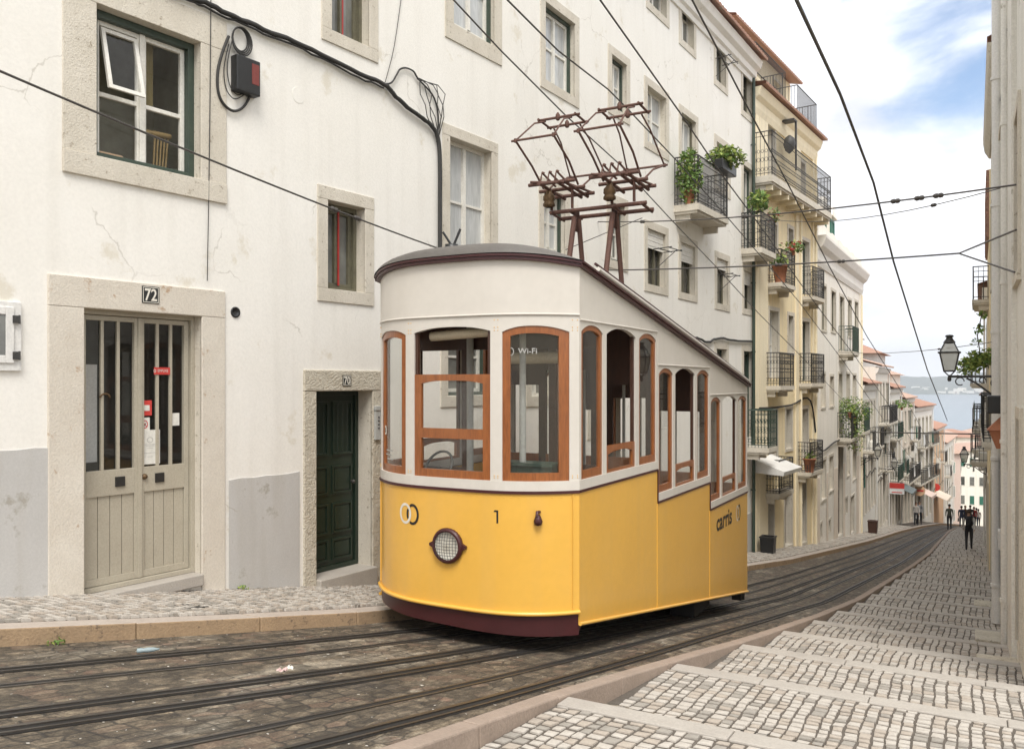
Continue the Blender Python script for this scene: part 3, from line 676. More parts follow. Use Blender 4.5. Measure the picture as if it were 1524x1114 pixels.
for o0, o1, h0, h1 in ((.0, .05, -.004, .026), (.0, .064, .028, .05)):
    mb.shell(tfront, 0, TW, 40, lambda u, h0=h0: eave(-tbow(u))+h0, lambda u, h1=h1: eave(-tbow(u))+h1, o0-.03, o1, 0, True)
    for side in (tright, tleft): mb.shell(side, -.04, TE+.05, 4, lambda t, h0=h0: eave(t)+h0, lambda t, h1=h1: eave(t)+h1, o0-.03, o1)
mb.build('eave_moulding', M_tm, roof)
mb = MB()
for u in (.025, .975): mb.tube([tuple(Vector(roof_pt(u, v, .055+.0))) for v in (.075, .3, .6, .985)], .016, 6)
mb.build('gutter', M_tm, roof)
mb = MB()
for u in (.012, .988): mb.tube([tuple(Vector(roof_pt(u, v, .02))) for v in (.07, .3, .6, .985)], .026, 6)
mb.build('gutter_side', M_tc, roof)
mb = MB(); mb.shell(tfront, .05, TW-.05, 8, ZF+.1, ZF+.1, 0, 0)
mb = MB()
q = [tf3(.1, .05, eave(.1)-.03), tf3(.1, TW-.05, eave(.1)-.03), tf3(TE, TW-.05, eave(TE)-.03), tf3(TE, .05, eave(TE)-.03), tf3(-.36, .5, eave(-.3)-.03), tf3(-.36, TW-.5, eave(-.3)-.03)]
mb.add(q, [(0, 1, 2, 3), (0, 4, 5, 1)]); mb.build('ceiling', M_tcei, T)
mb = MB()
for i in range(3):
    for t in (i*TL+.75, i*TL+1.5): mb.box(tf3, t, t+.04, .06, TW-.06, eave(t)-.07, eave(t)-.035)
mb.build('ceiling_rib', M_wooddark, T)
# antenna on the front of the roof
a = Vector(roof_pt(.57, .045)); mb = MB(); mb.lathe(a, [(.07, -.02), (.07, .03), (.02, .035)], 10)
mb.tube([a+Vector((0, 0, .02)), a+Vector((-.09, 0, .16))], .012, 6); mb.tube([a+Vector((.02, 0, .02)), a+Vector((.09, 0, .19))], .014, 6); mb.build('antenna', M_black, roof)

# rivets and screws
rv = MB()
def rivet(p, nrm, r=.0075): rv.lathe(p, [(r, 0), (r*.8, r*.45), (.0005, r*.6)], 6, ax=nrm)
nF = (-SX, -SY, 0); nR = (SY, -SX, 0)
for e_ in (.03, .69, 1.71, 2.37):
    for z in (-.92, -.90, .50, .53, .60): 
        for d_ in (-.018, .018): rivet((*tfront(e_+d_, .001), z), nF, .006)
for i in range(34): rivet((*tfront(.06+(TW-.12)*i/33, .001), ZB-.05), nF, .006)
for i in range(3):
    for k in range(13): rivet((*tright(i*TL+.06+(TL-.12)*k/12, .001), ZB-.05-TG*TL*i), nR, .0055)
    for k in range(9): rivet((*tright(i*TL+.03, .001), ZB-.1-TG*TL*i-(1.05-TG*0)*k/8), nR, .0055)
rv.build('rivets', M_ty, T)
# headlamp, coupling hook, number, emblem ---------------------------------------
def onfront(u0, z0, off=.003):
    c = Vector((*tfront(u0, off), z0))
    def fr(x, z, o=0):
        u = u0-x; return (*tfront(u, off+o), z0+z)
    return fr
def zpx(v, Y): return -(v-HZ)/F_*Y
hc = Vector((*tfront(1.216, 0), zpx(811, 8.3))); hn = Vector((-SX, -SY, 0)); ex = Vector((SY, -SX, 0))
hl = MB(); hl.lathe(hc, [(.135, -.02), (.172, 0), (.178, .03), (.165, .05), (.145, .055), (.138, .045)], 28, ax=hn)
for sg in (-1, 1): hl.hexa([tuple(hc+ex*sg*x+Vector((0, 0, z))+hn*o) for o in (0, .03) for x, z in ((.165, -.035), (.215, -.012), (.215, .012), (.165, .035))])
hd = hl.build('headlight', M_tm, T)
M_lens = mat('headlight_lens', (.88, .85, .76), .15, (.62, .57, .46), 9, .9, 30, .2, spec=.8)
l = MB(); l.lathe(hc, [(.001, .012), (.05, .022), (.1, .018), (.14, .004)], 24, ax=-hn); l.v = [tuple(Vector(v)+hn*.035) for v in l.v]; l.build('lens', M_lens, hd)
l = MB()
for k in range(-4, 5):
    h = math.sqrt(max(0, .142**2-(k*.03)**2))
    def dm(x, z): return hc+ex*x+Vector((0, 0, z))+hn*(.056+.03*(1-(x*x+z*z)/.02))
    l.tube([dm(k*.03, -h+2*h*i/6) for i in range(7)], .0024, 5); l.tube([dm(-h+2*h*i/6, k*.03) for i in range(7)], .0024, 5)
l.build('guard', M_iron, hd)
fr = onfront(.297, zpx(770, 8.01)); l = MB()
pc = Vector(fr(0, 0)); l.lathe(pc+Vector((0, 0, -.03)), [(.001, -.045), (.035, -.035), (.045, 0), (.03, .04), (.02, .06)], 12); l.v = [tuple(Vector(v)+hn*.03) for v in l.v]
l.tube([pc+hn*o+Vector((0, 0, z)) for o, z in ((0, .055), (.05, .06), (.055, .02))], .016, 8); l.build('coupling_hook', M_tm, T)
M_mark = mat('black_lettering', (.022, .02, .018), .4, bump=0); M_markw = mat('cream_lettering', (.80, .76, .66), .4, bump=0)
fr = onfront(.686, zpx(778, 8.07)); l = MB(); l.add([fr(0, 0), fr(.018, 0), fr(.018, .125), fr(0, .125)], [(0, 1, 2, 3)]); l.add([fr(-.03, .108), fr(0, .108), fr(0, .125), fr(-.018, .125)], [(0, 1, 2, 3)]); l.build('number', M_mark, T)
def ring(mbx, fr, cx, cz, rx, rz, w, m, a0=0, a1=2*math.pi, o=0):
    n = 40; vs = []
    for i in range(n+1):
        a = a0+(a1-a0)*i/n; ca, sa = math.cos(a), math.sin(a)
        vs += [fr(cx+ca*rx, cz+sa*rz, o), fr(cx+ca*(rx-w), cz+sa*(rz-w), o)]
    mbx.add(vs, [(2*i, 2*i+1, 2*i+3, 2*i+2) for i in range(n)], m)
fr = onfront(1.717, zpx(764, 8.57)); l = MB()
ring(l, fr, -.055, 0, .085, .107, .026, 0); ring(l, fr, .05, 0, .085, .107, .026, 1, R(-120), R(120), .0015); ring(l, fr, .05, 0, .085, .107, .026, 1, R(150), R(210), .0015)
l.build('emblem', [M_markw, M_mark], T)
def onside(t0, z0): return lambda x, z, o=0: (*tright(t0+x, .003+o), z0+z)
fr = onside(5.38, -2.21); l = MB(); add_text(l, 'carris', .36, lambda x, y: fr(x, y), bold=.008, sx=1.12); l.build('lettering', M_mark, T)
fr = onside(6.24, -2.11); l = MB(); ring(l, fr, -.06, 0, .085, .13, .03, 0); ring(l, fr, .05, 0, .085, .13, .03, 1, R(-125), R(125), .0015); ring(l, fr, .05, 0, .085, .13, .03, 1, R(150), R(210), .0015)
l.build('emblem', [M_markw, M_mark], T)
# small stickers on the front panes
g = MB(); fr = onfront(2.235, zpx(640, 9.0), -.024); ring(g, fr, 0, 0, .04, .05, .039, 0); ring(g, fr, 0, 0, .02, .026, .01, 1, o=.001); g.build('sticker', [M_paper, M_mark], T)
M_faint = mat('faint_glass_lettering', (.42, .41, .38), .6, bump=0)
g = MB(); fr = onfront(2.12, zpx(676, 8.9), -.026)
for k, (x0, x1) in enumerate(((-.09, .08), (-.1, .05), (-.06, .09))): g.add([fr(x0, .05-k*.045), fr(x1, .05-k*.045), fr(x1, .035-k*.045), fr(x0, .035-k*.045)], [(0, 1, 2, 3)])
g.build('notice', M_faint, T)
g = MB(); fr = onfront(.40, zpx(526, 8.05), -.024); add_text(g, 'Wi-Fi', .075, lambda x, y: fr(x, y), bold=.001); ring(g, fr, -.15, .02, .028, .04, .008, 0); g.build('notice', M_faint, T)

# interior ---------------------------------------------------------------
mb = MB()
for i in range(3):
    zf_ = ZB-TG*TL*i-.72; mb.box(tf3, i*TL+.0, (i+1)*TL, .06, TW-.06, zf_-.06, zf_)
mb.add([tf3(-.36, .5, ZB-.73), tf3(-.36, TW-.5, ZB-.73), tf3(.0, TW-.08, ZB-.73), tf3(.0, .08, ZB-.73)], [(0, 1, 2, 3)])
mb.build('floor', M_wooddark, T)
for i in (1, 2):      # wooden partitions with window openings between the compartments
    t = i*TL+.02; z = -TG*TL*i; top = eave(t)-.04; p = MB(); lo = ZB+z-.7
    p.box(tf3, t, t+.05, .06, .85, lo, ZB+z+.28); p.box(tf3, t, t+.05, TW-.85, TW-.06, lo, ZB+z+.28)
    for u0, u1 in ((.06, .16), (.78, .88), (TW-.88, TW-.78), (TW-.16, TW-.06)): p.box(tf3, t, t+.05, u0, u1, ZB+z+.28, top)
    p.box(tf3, t+.002, t+.048, .16, .78, .36+z, top); p.box(tf3, t+.002, t+.048, TW-.78, TW-.16, .36+z, top); p.box(tf3, t+.004, t+.046, .88, TW-.88, .55+z, top)
    p.build('partition', M_wooddark, T)
for i in range(3):    # slatted benches across the compartment, teal end boards
    z = ZB-TG*TL*i
    for t0, sgn in ((i*TL+.16, 1), (i*TL+1.95, -1)):
        for u0, u1 in ((.12, .95), (TW-.95, TW-.12)):
            if i == 0 and t0 < .5: continue
            s = MB(); s.box(tf3, t0, t0+.38, u0, u1, z-.31, z-.27); s.box(tf3, t0-.01 if sgn > 0 else t0+.36, t0+.03 if sgn > 0 else t0+.40, u0, u1, z-.27, z+.13)
            s.box(tf3, t0+.04, t0+.08, u0+.05, u0+.1, z-.72, z-.31); s.box(tf3, t0+.3, t0+.34, u1-.1, u1-.05, z-.72, z-.31); s.build('bench', M_wood, T)
    g = MB(); 
    if i: 
        for u0, u1 in ((.065, .5), (TW-.5, TW-.065)): g = MB(); g.box(tf3, i*TL+.09, i*TL+.12, u0, u1, z-.6, z+.26); g.build('end_board', M_tgreen, T)
    for u in (.9, TW-.9):
        g = MB(); g.tube([tf3(i*TL+1.2, u, z-.7), tf3(i*TL+1.2, u, eave(i*TL+1.2)-.04)], .022, 8); g.build('pole', M_tgrey, T)
mb = MB(); mb.tube([tf3(.5, 1.55, ZB-.7), tf3(.5, 1.55, eave(.3)-.04)], .04, 10); mb.tube([tf3(.0, .62, ZB-.7), tf3(.0, .62, eave(0)-.04)], .035, 10); mb.build('pole', M_tgrey, T)
mb = MB(); mb.box(tf3, -.1, .12, .25, 1.0, ZB-.7, ZB+.23); mb.box(tf3, -.12, .14, .23, 1.02, ZB+.23, ZB+.26); mb.build('driver_console', M_green_iron, T)
c = Vector(tf3(-.02, 1.62, ZB+.16)); mb = MB()
mb.tube([c+Vector((math.cos(a)*.16*SY, -math.cos(a)*.16*SX, math.sin(a)*.16)) + Vector((SX, SY, 0))*.1*math.sin(a) for a in [2*math.pi*k/24 for k in range(24)]], .014, 8, closed=True)
mb.tube([c, c+Vector((SX*.05, SY*.05, -.8))], .02, 8); mb.tube([c+Vector((SY*.16, -SX*.16, 0)), c-Vector((SY*.16, -SX*.16, 0))], .01, 6); mb.build('brake_wheel', M_iron, T)
mb = MB(); mb.tube([tf3(-.25, .85, .50), tf3(-.25, 1.55, .47)], .05, 12); mb.build('roller_blind', M_tcei, T)
mb = MB(); mb.tube([tf3(.25, .2, .25), tf3(.25, 1.0, .25)], .06, 12); mb.build('roller_blind', M_tcei, T)
mb = MB(); mb.box(tf3, .55, .6, .06, TW-.06, .36, eave(.6)-.05); mb.box(tf3, .55, .6, .52, .6, ZB-.7, .36); mb.box(tf3, .55, .6, 1.60, 1.69, ZB-.7, .36); mb.box(tf3, .552, .598, .06, .52, ZB-.7, ZB+.2); mb.box(tf3, .552, .598, 1.69, TW-.06, ZB-.7, ZB+.1)
mb.build('partition', M_wooddark, T)
# running gear
def zg(t): return ZSK-TG*t
mb = MB(); mb.hexa([tf3(t, u, zg(t)+d) for d in (-.12, .25) for t, u in ((.15, .32), (TE+.1, .32), (TE+.1, TW-.32), (.15, TW-.32))])
mb.box(tf3, 4.3, 5.1, .15, .5, zg(4.7)-.2, zg(4.7)); mb.hexa([tf3(t, u, zg(t)+d) for d in (-.14, 0) for t, u in ((TE-.25, .05), (TE+.02, .05), (TE+.02, .2), (TE-.25, .2))])
mb.build('chassis', M_under, T)
for t in (1.3, 5.3):
    for u in (TW/2-.47, TW/2+.40):
        x, y = tpt(t, u); P_, Q_ = PQ(x, y); c = Vector((x, y, G(P_)+.30)); w = MB()
        w.lathe(c, [(.001, 0), (.3, 0), (.3, .07), (.001, .07)], 20, ax=(-SY, SX, 0), smooth=False); w.build('wheel', M_under, T)

# current collectors on their gantry ----------------------------------------
GP = 10.7
def gq(p, q, z): return (*W(GP+p, q), z)
mb = MB()
for q in (-4.87, -4.30):
    rz = lambda p: eave(GP+p-7.405)+.16
    mb.tube([gq(-.50, q, rz(-.50)), gq(-.07, q, 2.30)], .037, 8); mb.tube([gq(.44, q, rz(.44)-.1), gq(.07, q, 2.30)], .035, 8)
    mb.add([gq(-.12, q, 2.1), gq(.12, q, 2.1), gq(.1, q, 2.42), gq(-.1, q, 2.42)], [(0, 1, 2, 3), (3, 2, 1, 0)])
for p, z in ((-.12, 2.38), (.16, 2.34)): mb.tube([gq(p, -5.22, z), gq(p, -3.80, z)], .029, 8)
for q in (-5.18, -4.9, -4.25, -3.85): mb.tube([gq(-.2, q, 2.37), gq(.25, q, 2.33)], .022, 6)
gan = mb.build('gantry', M_rust, T)
def collector(qc):
    z0 = 2.70
    def cq(p, q, z): return gq(p-.1, qc+q, z0+z-TG*p*.4)
    c = MB(); hw = .28
    # base frame
    for p in (-.33, .0, .33): c.tube([cq(p, -hw-.08, 0), cq(p, hw+.06, 0)], .026, 6)
    for q in (-.16, .1, .2): c.tube([cq(-.4, q, -.015), cq(.42, q, -.015)], .025, 6)
    c.tube([cq(-.4, -.3, .02), cq(-.1, .1, .05), cq(.4, .3, .02)], .018, 6)
    for k, q in enumerate((-.2, -.09, .02)):            # spring linkages
        c.tube([cq(-.3, q, .01), cq(-.28, q+.02, .17), cq(-.05, q+.12, .03)], .016, 6); c.tube([cq(-.28, q+.02, .17), cq(-.26, q+.05, .16)], .02, 6)
    for q in (-hw, .25):
        c.lathe(cq(0, q*.6, -.28), [(.02, 0), (.02, .28)], 8)
    base = c.build('collector', M_rust, T)
    i = MB()
    for q in (-.17, ): 
        i.lathe(cq(-.08, q, -.26), [(.05, 0), (.085, .02), (.085, .05), (.065, .08), (.085, .1), (.08, .16), (.045, .2), (.03, .27)], 14)
    i.build('insulator', M_brass, base)
    a = MB()
    K, ZK, ZT = .86, .44, .93
    for s_ in (-1, 1):
        for q in (-hw, hw):
            a.tube([cq(s_*.06, q*.95, .02), cq(s_*K*.45, q, ZK*.55), cq(s_*K, q, ZK)], .015, 6)
            a.tube([cq(s_*K, q, ZK), cq(s_*.42, q*.8, ZT-.12), cq(s_*.13, q*.72, ZT)], .012, 6)
        a.tube([cq(s_*K, -hw-.06, ZK), cq(s_*K, hw+.05, ZK)], .016, 6)
        for q in (-hw, hw): a.lathe(cq(s_*K, q, ZK-.025), [(.022, 0), (.022, .05)], 8)
    a.build('arm', M_rust, base)
    h = MB()
    for p in (-.15, .15):
        h.tube([cq(p, -hw-.03, ZT+.02), cq(p, hw+.05, ZT+.02)], .019, 6)
        h.lathe(cq(p, 0, ZT+.0), [(.02, -.02), (.035, .0), (.03, .06), (.01, .09)], 8)
    for q in (-hw, hw): h.tube([cq(-.2, q, ZT+.02), cq(.2, q, ZT+.02)], .017, 6)
    h.build('contact_head', M_rust, base)
collector(-5.04); collector(-4.13)

# ------------------------------------------------------------------ facades
class Fac:
    def __init__(s, root, p0, p1, z0, z1, reveal=None):
        s.root = root; a, b = Vector(W(*p0)), Vector(W(*p1)); s.o = a; s.len = (b-a).length; s.d = (b-a)/s.len
        s.n = Vector((s.d.y, -s.d.x)); s.z0, s.z1 = z0, z1; s.holes = []; s.P0, s.P1 = p0[0], p1[0]
    def flip(s): s.n = -s.n; return s
    def pt(s, a, z, o=0): p = s.o+s.d*a+s.n*o; return (p.x, p.y, z)
    def fr(s): return lambda a, b, c: s.pt(a, c, b)          # (along, out, up)
    def px(s, u, v):
        k = (u-CX)/F_; t = (k*s.o.y-s.o.x)/(s.d.x-k*s.d.y); Y = s.o.y+s.d.y*t; return t, (HZ-v)/F_*Y
    def rect(s, xl, xr, yt, yb):
        a0, zt = s.px(xl, yt); _, zb = s.px(xl, yb); a1, _ = s.px(xr, 0); return a0, a1, zb, zt
    def ground(s, a): x, y, z = s.pt(a, 0); return G(PQ(x, y)[0])+KH+.02
    def wall(s, mats, name='wall', depth=6.0, rev=.18, m_rev=0, ends=True):
        mb = MB(); xs = sorted({0, s.len} | {h[i] for h in s.holes for i in (0, 1)}); zs = sorted({s.z0, s.z1} | {h[i] for h in s.holes for i in (2, 3)})
        xs = [x for x in xs if -1e-6 <= x <= s.len+1e-6]; zs = [z for z in zs if s.z0-1e-6 <= z <= s.z1+1e-6]
        for x0, x1 in zip(xs, xs[1:]):
            if x1-x0 < 1e-6: continue
            run = None
            for z0, z1 in zip(zs, zs[1:]):
                xm, zm = (x0+x1)/2, (z0+z1)/2
                solid = not any(h[0] < xm < h[1] and h[2] < zm < h[3] for h in s.holes)
                if solid: run = (run[0], z1) if run else (z0, z1)
                if (not solid or z1 == zs[-1]) and run:
                    a, b = run; mb.add([s.pt(x0, a), s.pt(x1, a), s.pt(x1, b), s.pt(x0, b)], [(0, 1, 2, 3)]); run = None
        for a0, a1, z0, z1, *r in s.holes:
            d = -(r[0] if r else rev)-.06
            for p, q in (((a0, z0), (a0, z1)), ((a0, z1), (a1, z1)), ((a1, z1), (a1, z0)), ((a1, z0), (a0, z0))):
                mb.add([s.pt(p[0], p[1]), s.pt(q[0], q[1]), s.pt(q[0], q[1], d), s.pt(p[0], p[1], d)], [(3, 2, 1, 0)], m_rev)
        if depth:
            D = -depth; c = [s.pt(0, s.z0), s.pt(0, s.z1), s.pt(0, s.z1, D), s.pt(0, s.z0, D), s.pt(s.len, s.z0), s.pt(s.len, s.z1), s.pt(s.len, s.z1, D), s.pt(s.len, s.z0, D)]
            fs = [(2, 6, 7, 3), (1, 5, 6, 2)]
            if ends: fs += [(0, 1, 2, 3), (4, 7, 6, 5)]
            mb.add(c, fs)
        return mb.build(name, mats, s.root)
def bars(mb, F, a0, a1, z0, z1, o0, o1, w, m=0):     # rectangular frame
    f = F.fr()
    mb.box(f, a0, a0+w, o0, o1, z0, z1, m); mb.box(f, a1-w, a1, o0, o1, z0, z1, m)
    mb.box(f, a0+w, a1-w, o0, o1, z0, z0+w, m); mb.box(f, a0+w, a1-w, o0, o1, z1-w, z1, m)
def surround(F, a0, a1, z0, z1, w, par, m=M_stone, sill=None, proud=.02, bev=0, top=None):
    s = MB(); f = F.fr(); sl = sill if sill is not None else w; tp = top or w
    s.box(f, a0-w, a1+w, -.02, proud, z1+.001, z1+tp)
    if sl: s.box(f, a0-w, a1+w, -.02, proud+(.012 if sl < w*.8 else 0), z0-sl, z0-.001)
    s.box(f, a0-w, a0, -.02, proud-.002, z0, z1); s.box(f, a1, a1+w, -.02, proud-.002, z0, z1)
    return s.build('surround', m, par, bevel=bev)
def window(F, a0, a1, z0, z1, style='white', sw=.15, pane=None, lights=2, bar=.5, rev=.14, shutter=0, outer=None, sill=None, name='window', bev=0, proud=.02, stone=M_stone, label=None):
    """hole + frame with its glazing bars (sub-parts: pane, surround, shutter)"""
    F.holes.append((a0, a1, z0, z1, rev)); m = {'white': M_white_wood, 'green': M_green_paint, 'olive': M_olive, 'brown': M_wooddark}[style]
    f = MB(); fr = F.fr(); o0, o1 = -rev-.05, -rev; i0, i1, j0, j1 = a0, a1, z0, z1; mats = [m]
    if outer:
        mats.append({'green': M_green_paint, 'olive': M_olive}[outer]); w = .055; bars(f, F, a0, a1, z0, z1, o0, -rev+.05, w, 1); i0 += w; i1 -= w; j0 += w; j1 -= w
    w = min(.055, (i1-i0)*.11); bars(f, F, i0, i1, j0, j1, o0, o1, w)
    for k in range(1, lights):
        x = i0+(i1-i0)*k/lights; f.box(fr, x-w*.6, x+w*.6, o0, o1+.012, j0+w, j1-w)
    if bar:
        z = j0+(j1-j0)*bar
        for k in range(lights):
            x0 = i0+(i1-i0)*k/lights+w*.8; x1 = i0+(i1-i0)*(k+1)/lights-w*.8; f.box(fr, x0, x1, o0, o1-.01, z-.018, z+.018)
    win = f.build(name, mats, F.root)
    if label: win['label'] = label
    p = MB(); p.add([F.pt(i0, j0, o0+.015), F.pt(i1, j0, o0+.015), F.pt(i1, j1, o0+.015), F.pt(i0, j1, o0+.015)], [(0, 1, 2, 3)])
    p.build('pane', pane or rnd.choice((M_dark_pane, M_dark_pane, M_grey_pane, M_curtain_pane)), win)
    if sw: surround(F, a0, a1, z0, z1, sw, win, stone, sill, proud, bev)
    if shutter:
        s = MB(); zt = z1-(z1-z0)*shutter; n = max(3, int((z1-zt)/.055))
        for k in range(n): s.box(fr, a0+.01, a1-.01, -.07, -.05+.006*(k % 2), zt+(z1-zt)*k/n, zt+(z1-zt)*(k+1)/n-.004)
        s.build('roller_shutter', M_white_wood, win)
    return win
def balcony(F, a0, a1, zs, proj=.55, h=1.0, iron=M_iron, slab_t=.13, bar=.1, brackets=True, stone=M_stone, ornate=False, name='balcony'):
    fr = F.fr(); s = MB(); s.box(fr, a0, a1, 0, proj, zs-slab_t, zs); s.box(fr, a0+.03, a1-.03, 0, proj-.05, zs-slab_t-.06, zs-slab_t)
    if brackets:
        for x in (a0+.1, a1-.2): s.box(fr, x, x+.1, 0, proj*.6, zs-slab_t-.22, zs-slab_t-.06)
    b = s.build(name, stone, F.root); r = MB(); e = .03
    pth = [(a0+e, 0), (a0+e, proj-e), (a1-e, proj-e), (a1-e, 0)]
    for z, t in ((zs+h, .018), (zs+.08, .012), (zs+h-.14, .01)): r.tube([F.pt(a, z, o) for a, o in pth], t, 5)
    for (x0, y0), (x1, y1) in zip(pth, pth[1:]):
        L = math.hypot(x1-x0, y1-y0); n = max(2, int(L/bar))
        for k in range(n+1):
            x = x0+(x1-x0)*k/n; y = y0+(y1-y0)*k/n; r.tube([F.pt(x, zs, y), F.pt(x, zs+h, y)], .0085 if k not in (0, n) else .016, 4)
            if ornate and k < n:
                xa = x+(x1-x0)/n*.5; ya = y+(y1-y0)/n*.5
                for zc, rr in ((zs+.2, .045), (zs+.5, .05), (zs+.76, .04)):
                    dx, dy = (x1-x0)/L, (y1-y0)/L
                    r.tube([F.pt(xa+dx*rr*math.cos(q), zc+rr*1.3*math.sin(q), ya+dy*rr*math.cos(q)) for q in [k2*math.pi/4 for k2 in range(8)]], .007, 4, closed=True)
    r.build('railing', iron, b); return b
def tile_roof(F, a0, a1, z, over, rise, back, par, m=M_tile, pitch=.22, name='roof'):
    """rows of half-round tiles from the eave (out = over) back up the slope, closed below"""
    r = MB(); n = max(4, int((a1-a0)/pitch)); k = 6; rows = [(over, z), (-back, z+rise)]
    vs = []
    for o, zz in rows:
        for i in range(n*k+1):
            vs.append(F.pt(a0+(a1-a0)*i/(n*k), zz+.055*abs(math.cos(math.pi*i/k))+.02, o))
    N = n*k+1; fs = [(i, i+1, N+i+1, N+i) for i in range(n*k)]
    r.add(vs, fs, 0, False)
    lo = [F.pt(a0+(a1-a0)*i/(n*k), z-.015, over-.01) for i in range(n*k+1)]
    r.add(vs[:N]+lo, [(i, N+i, N+i+1, i+1) for i in range(n*k)], 0)
    r.add([F.pt(a0, z-.015, over-.01), F.pt(a1, z-.015, over-.01), F.pt(a1, z+rise-.05, -back), F.pt(a0, z+rise-.05, -back)], [(0, 1, 2, 3)], 0)
    return r.build(name, m, par)
def cornice(F, a0, a1, z, prof, par, m, name='cornice'):   # prof: (out, dz) from the wall outwards
    c = MB(); pr = [(0, prof[0][1])]+prof+[(0, prof[-1][1])]
    vs = [F.pt(a, z+dz, o) for a in (a0, a1) for o, dz in pr]; n = len(pr)
    c.add(vs, [(i, i+1, n+i+1, n+i) for i in range(n-1)]); c.add(vs[:n], [tuple(range(n))[::-1]]); c.add(vs[n:], [tuple(range(n))])
    return c.build(name, m, par)
def plinth(F, spans, zt, par, m=M_plinth, name='plinth', t=.012):
    c = MB(); fr = F.fr()
    rp_ = random.Random(8); cut = []
    for a0, a1 in spans:
        x = a0
        for h in sorted(h for h in F.holes if h[2] < zt-.05 and h[1] > a0 and h[0] < a1):
            if h[0]-.11 > x: cut.append((x, h[0]-.11))
            x = max(x, h[1]+.11)
        if a1 > x: cut.append((x, a1))
    spans = cut
    for a0, a1 in spans:
        n = max(1, int((a1-a0)/.16)); zz = [zt+(rp_.random()-.5)*.016 for _ in range(n+1)]; xs = [a0+(a1-a0)*i/n for i in range(n+1)]
        c.add([F.pt(x, F.z0, t) for x in xs]+[F.pt(x, z, t) for x, z in zip(xs, zz)]+[F.pt(x, z+.004, 0) for x, z in zip(xs, zz)], [(i, i+1, n+2+i, n+1+i) for i in range(n)]+[(n+1+i, n+2+i, 2*n+3+i, 2*n+2+i) for i in range(n)])
    return c.build(name, m, par)
def wall_pipe(F, a, z0, z1, r, par, m, o=.09, name='drainpipe'):
    c = MB(); c.tube([F.pt(a, z0, o), F.pt(a, z1, o)], r, 8)
    z = z0+.6
    while z < z1: c.tube([F.pt(a, z, o), F.pt(a, z+.05, o)], r*1.25, 8); c.tube([F.pt(a, z+.025, 0), F.pt(a, z+.025, o)], r*.4, 5); z += 2.1
    return c.build(name, m, par)
def building(name, label, p0, p1, group=None, cat='building'):
    P = (p0[0]+p1[0])/2; x, y = W(P, (p0[1]+p1[1])/2); return thing(name, label, cat, (x, y, G(P)), group)

# ---- white house with the doors 72 and 70 (its front bends once)
hA = building('apartment_building', 'long white plastered apartment building with doors 72 and 70 and a grey painted base', (-4, -8.59), (26, -5.95))
ZA = 9.75
A1 = Fac(hA, (-4, -8.59), (12.4, -6.78), -7.5, ZA); A2 = Fac(hA, (12.4, -6.78), (26, -5.95), -8.5, ZA)
def wpx(F, xl, xr, yt, yb, **k):
    a0, a1, z0, z1 = F.rect(xl, xr, yt, yb); return window(F, a0, a1, z0, z1, **k)
BV = .006
# the big old window, upper left, with its open casement
a0, a1, z0, z1 = A1.rect(143, 298, 5, 232); A1.holes.append((a0, a1, z0, z1, .20)); fr = A1.fr(); w = MB()
bars(w, A1, a0, a1, z0, z1, -.26, -.11, .075, 1); i0, i1, j0, j1 = a0+.075, a1-.075, z0+.03, z1-.075
xm = (i0+i1)/2
for x0, x1 in ((i0, xm), (xm, i1)):
    bars(w, A1, x0+.003, x1-.003, j0, j1, -.22, -.175, .05); zc = j0+(j1-j0)*.47; w.box(fr, x0+.05, x1-.05, -.22, -.18, zc-.022, zc+.022)
w.box(fr, xm-.03, xm+.03, -.2, -.155, j0, j1)
W1 = w.build('window', [M_white_wood, M_green_paint], hA, bevel=.004); W1['label'] = 'big casement window with its upper left light tilted open'
g = MB(); zc = j0+(j1-j0)*.47
for q in ((i0+.05, xm-.05, j0+.05, zc-.02), (xm+.05, i1-.05, j0+.05, zc-.02), (xm+.05, i1-.05, zc+.02, j1-.05)): g.add([A1.pt(q[0], q[2], -.2), A1.pt(q[1], q[2], -.2), A1.pt(q[1], q[3], -.2), A1.pt(q[0], q[3], -.2)], [(0, 1, 2, 3)])
g.build('pane', M_glass, W1)
s = MB(); hz_, tz = zc+.03, j1-.06      # tilted light, hinged at the foot
def tl(a, b, c): k = (c-hz_)/(tz-hz_); return A1.pt(a, hz_+(c-hz_)*.985, -.19+b+.0+(1-k)*.16)
def bars2(mb, f, a0, a1, c0, c1, b0, b1, w): mb.box(f, a0, a0+w, b0, b1, c0, c1); mb.box(f, a1-w, a1, b0, b1, c0, c1); mb.box(f, a0+w, a1-w, b0, b1, c0, c0+w); mb.box(f, a0+w, a1-w, b0, b1, c1-w, c1)
bars2(s, tl, i0+.06, xm-.06, hz_, tz, 0, .035, .04); sh = s.build('open_light', M_white_wood, W1)
g = MB(); g.add([tl(i0+.09, .015, hz_+.03), tl(xm-.09, .015, hz_+.03), tl(xm-.09, .015, tz-.03), tl(i0+.09, .015, tz-.03)], [(0, 1, 2, 3)]); g.build('pane', M_glass, W1)
surround(A1, a0, a1, z0, z1, .33, W1, M_stone, sill=.22, bev=BV, proud=.018)
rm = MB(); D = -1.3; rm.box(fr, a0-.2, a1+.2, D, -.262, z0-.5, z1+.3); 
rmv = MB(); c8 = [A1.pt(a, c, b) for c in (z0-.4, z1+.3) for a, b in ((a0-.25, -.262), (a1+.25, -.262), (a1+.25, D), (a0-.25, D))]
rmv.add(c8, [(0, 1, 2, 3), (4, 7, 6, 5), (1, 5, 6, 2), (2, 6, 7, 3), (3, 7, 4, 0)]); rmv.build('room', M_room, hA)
M_curt = mat('ochre_curtain', (.33, .27, .12), .9, (.24, .19, .08), 3, .8, 20, .1, stretch=(6, 6, .5)); M_cane = mat('cane_wood', (.42, .29, .12), .6)
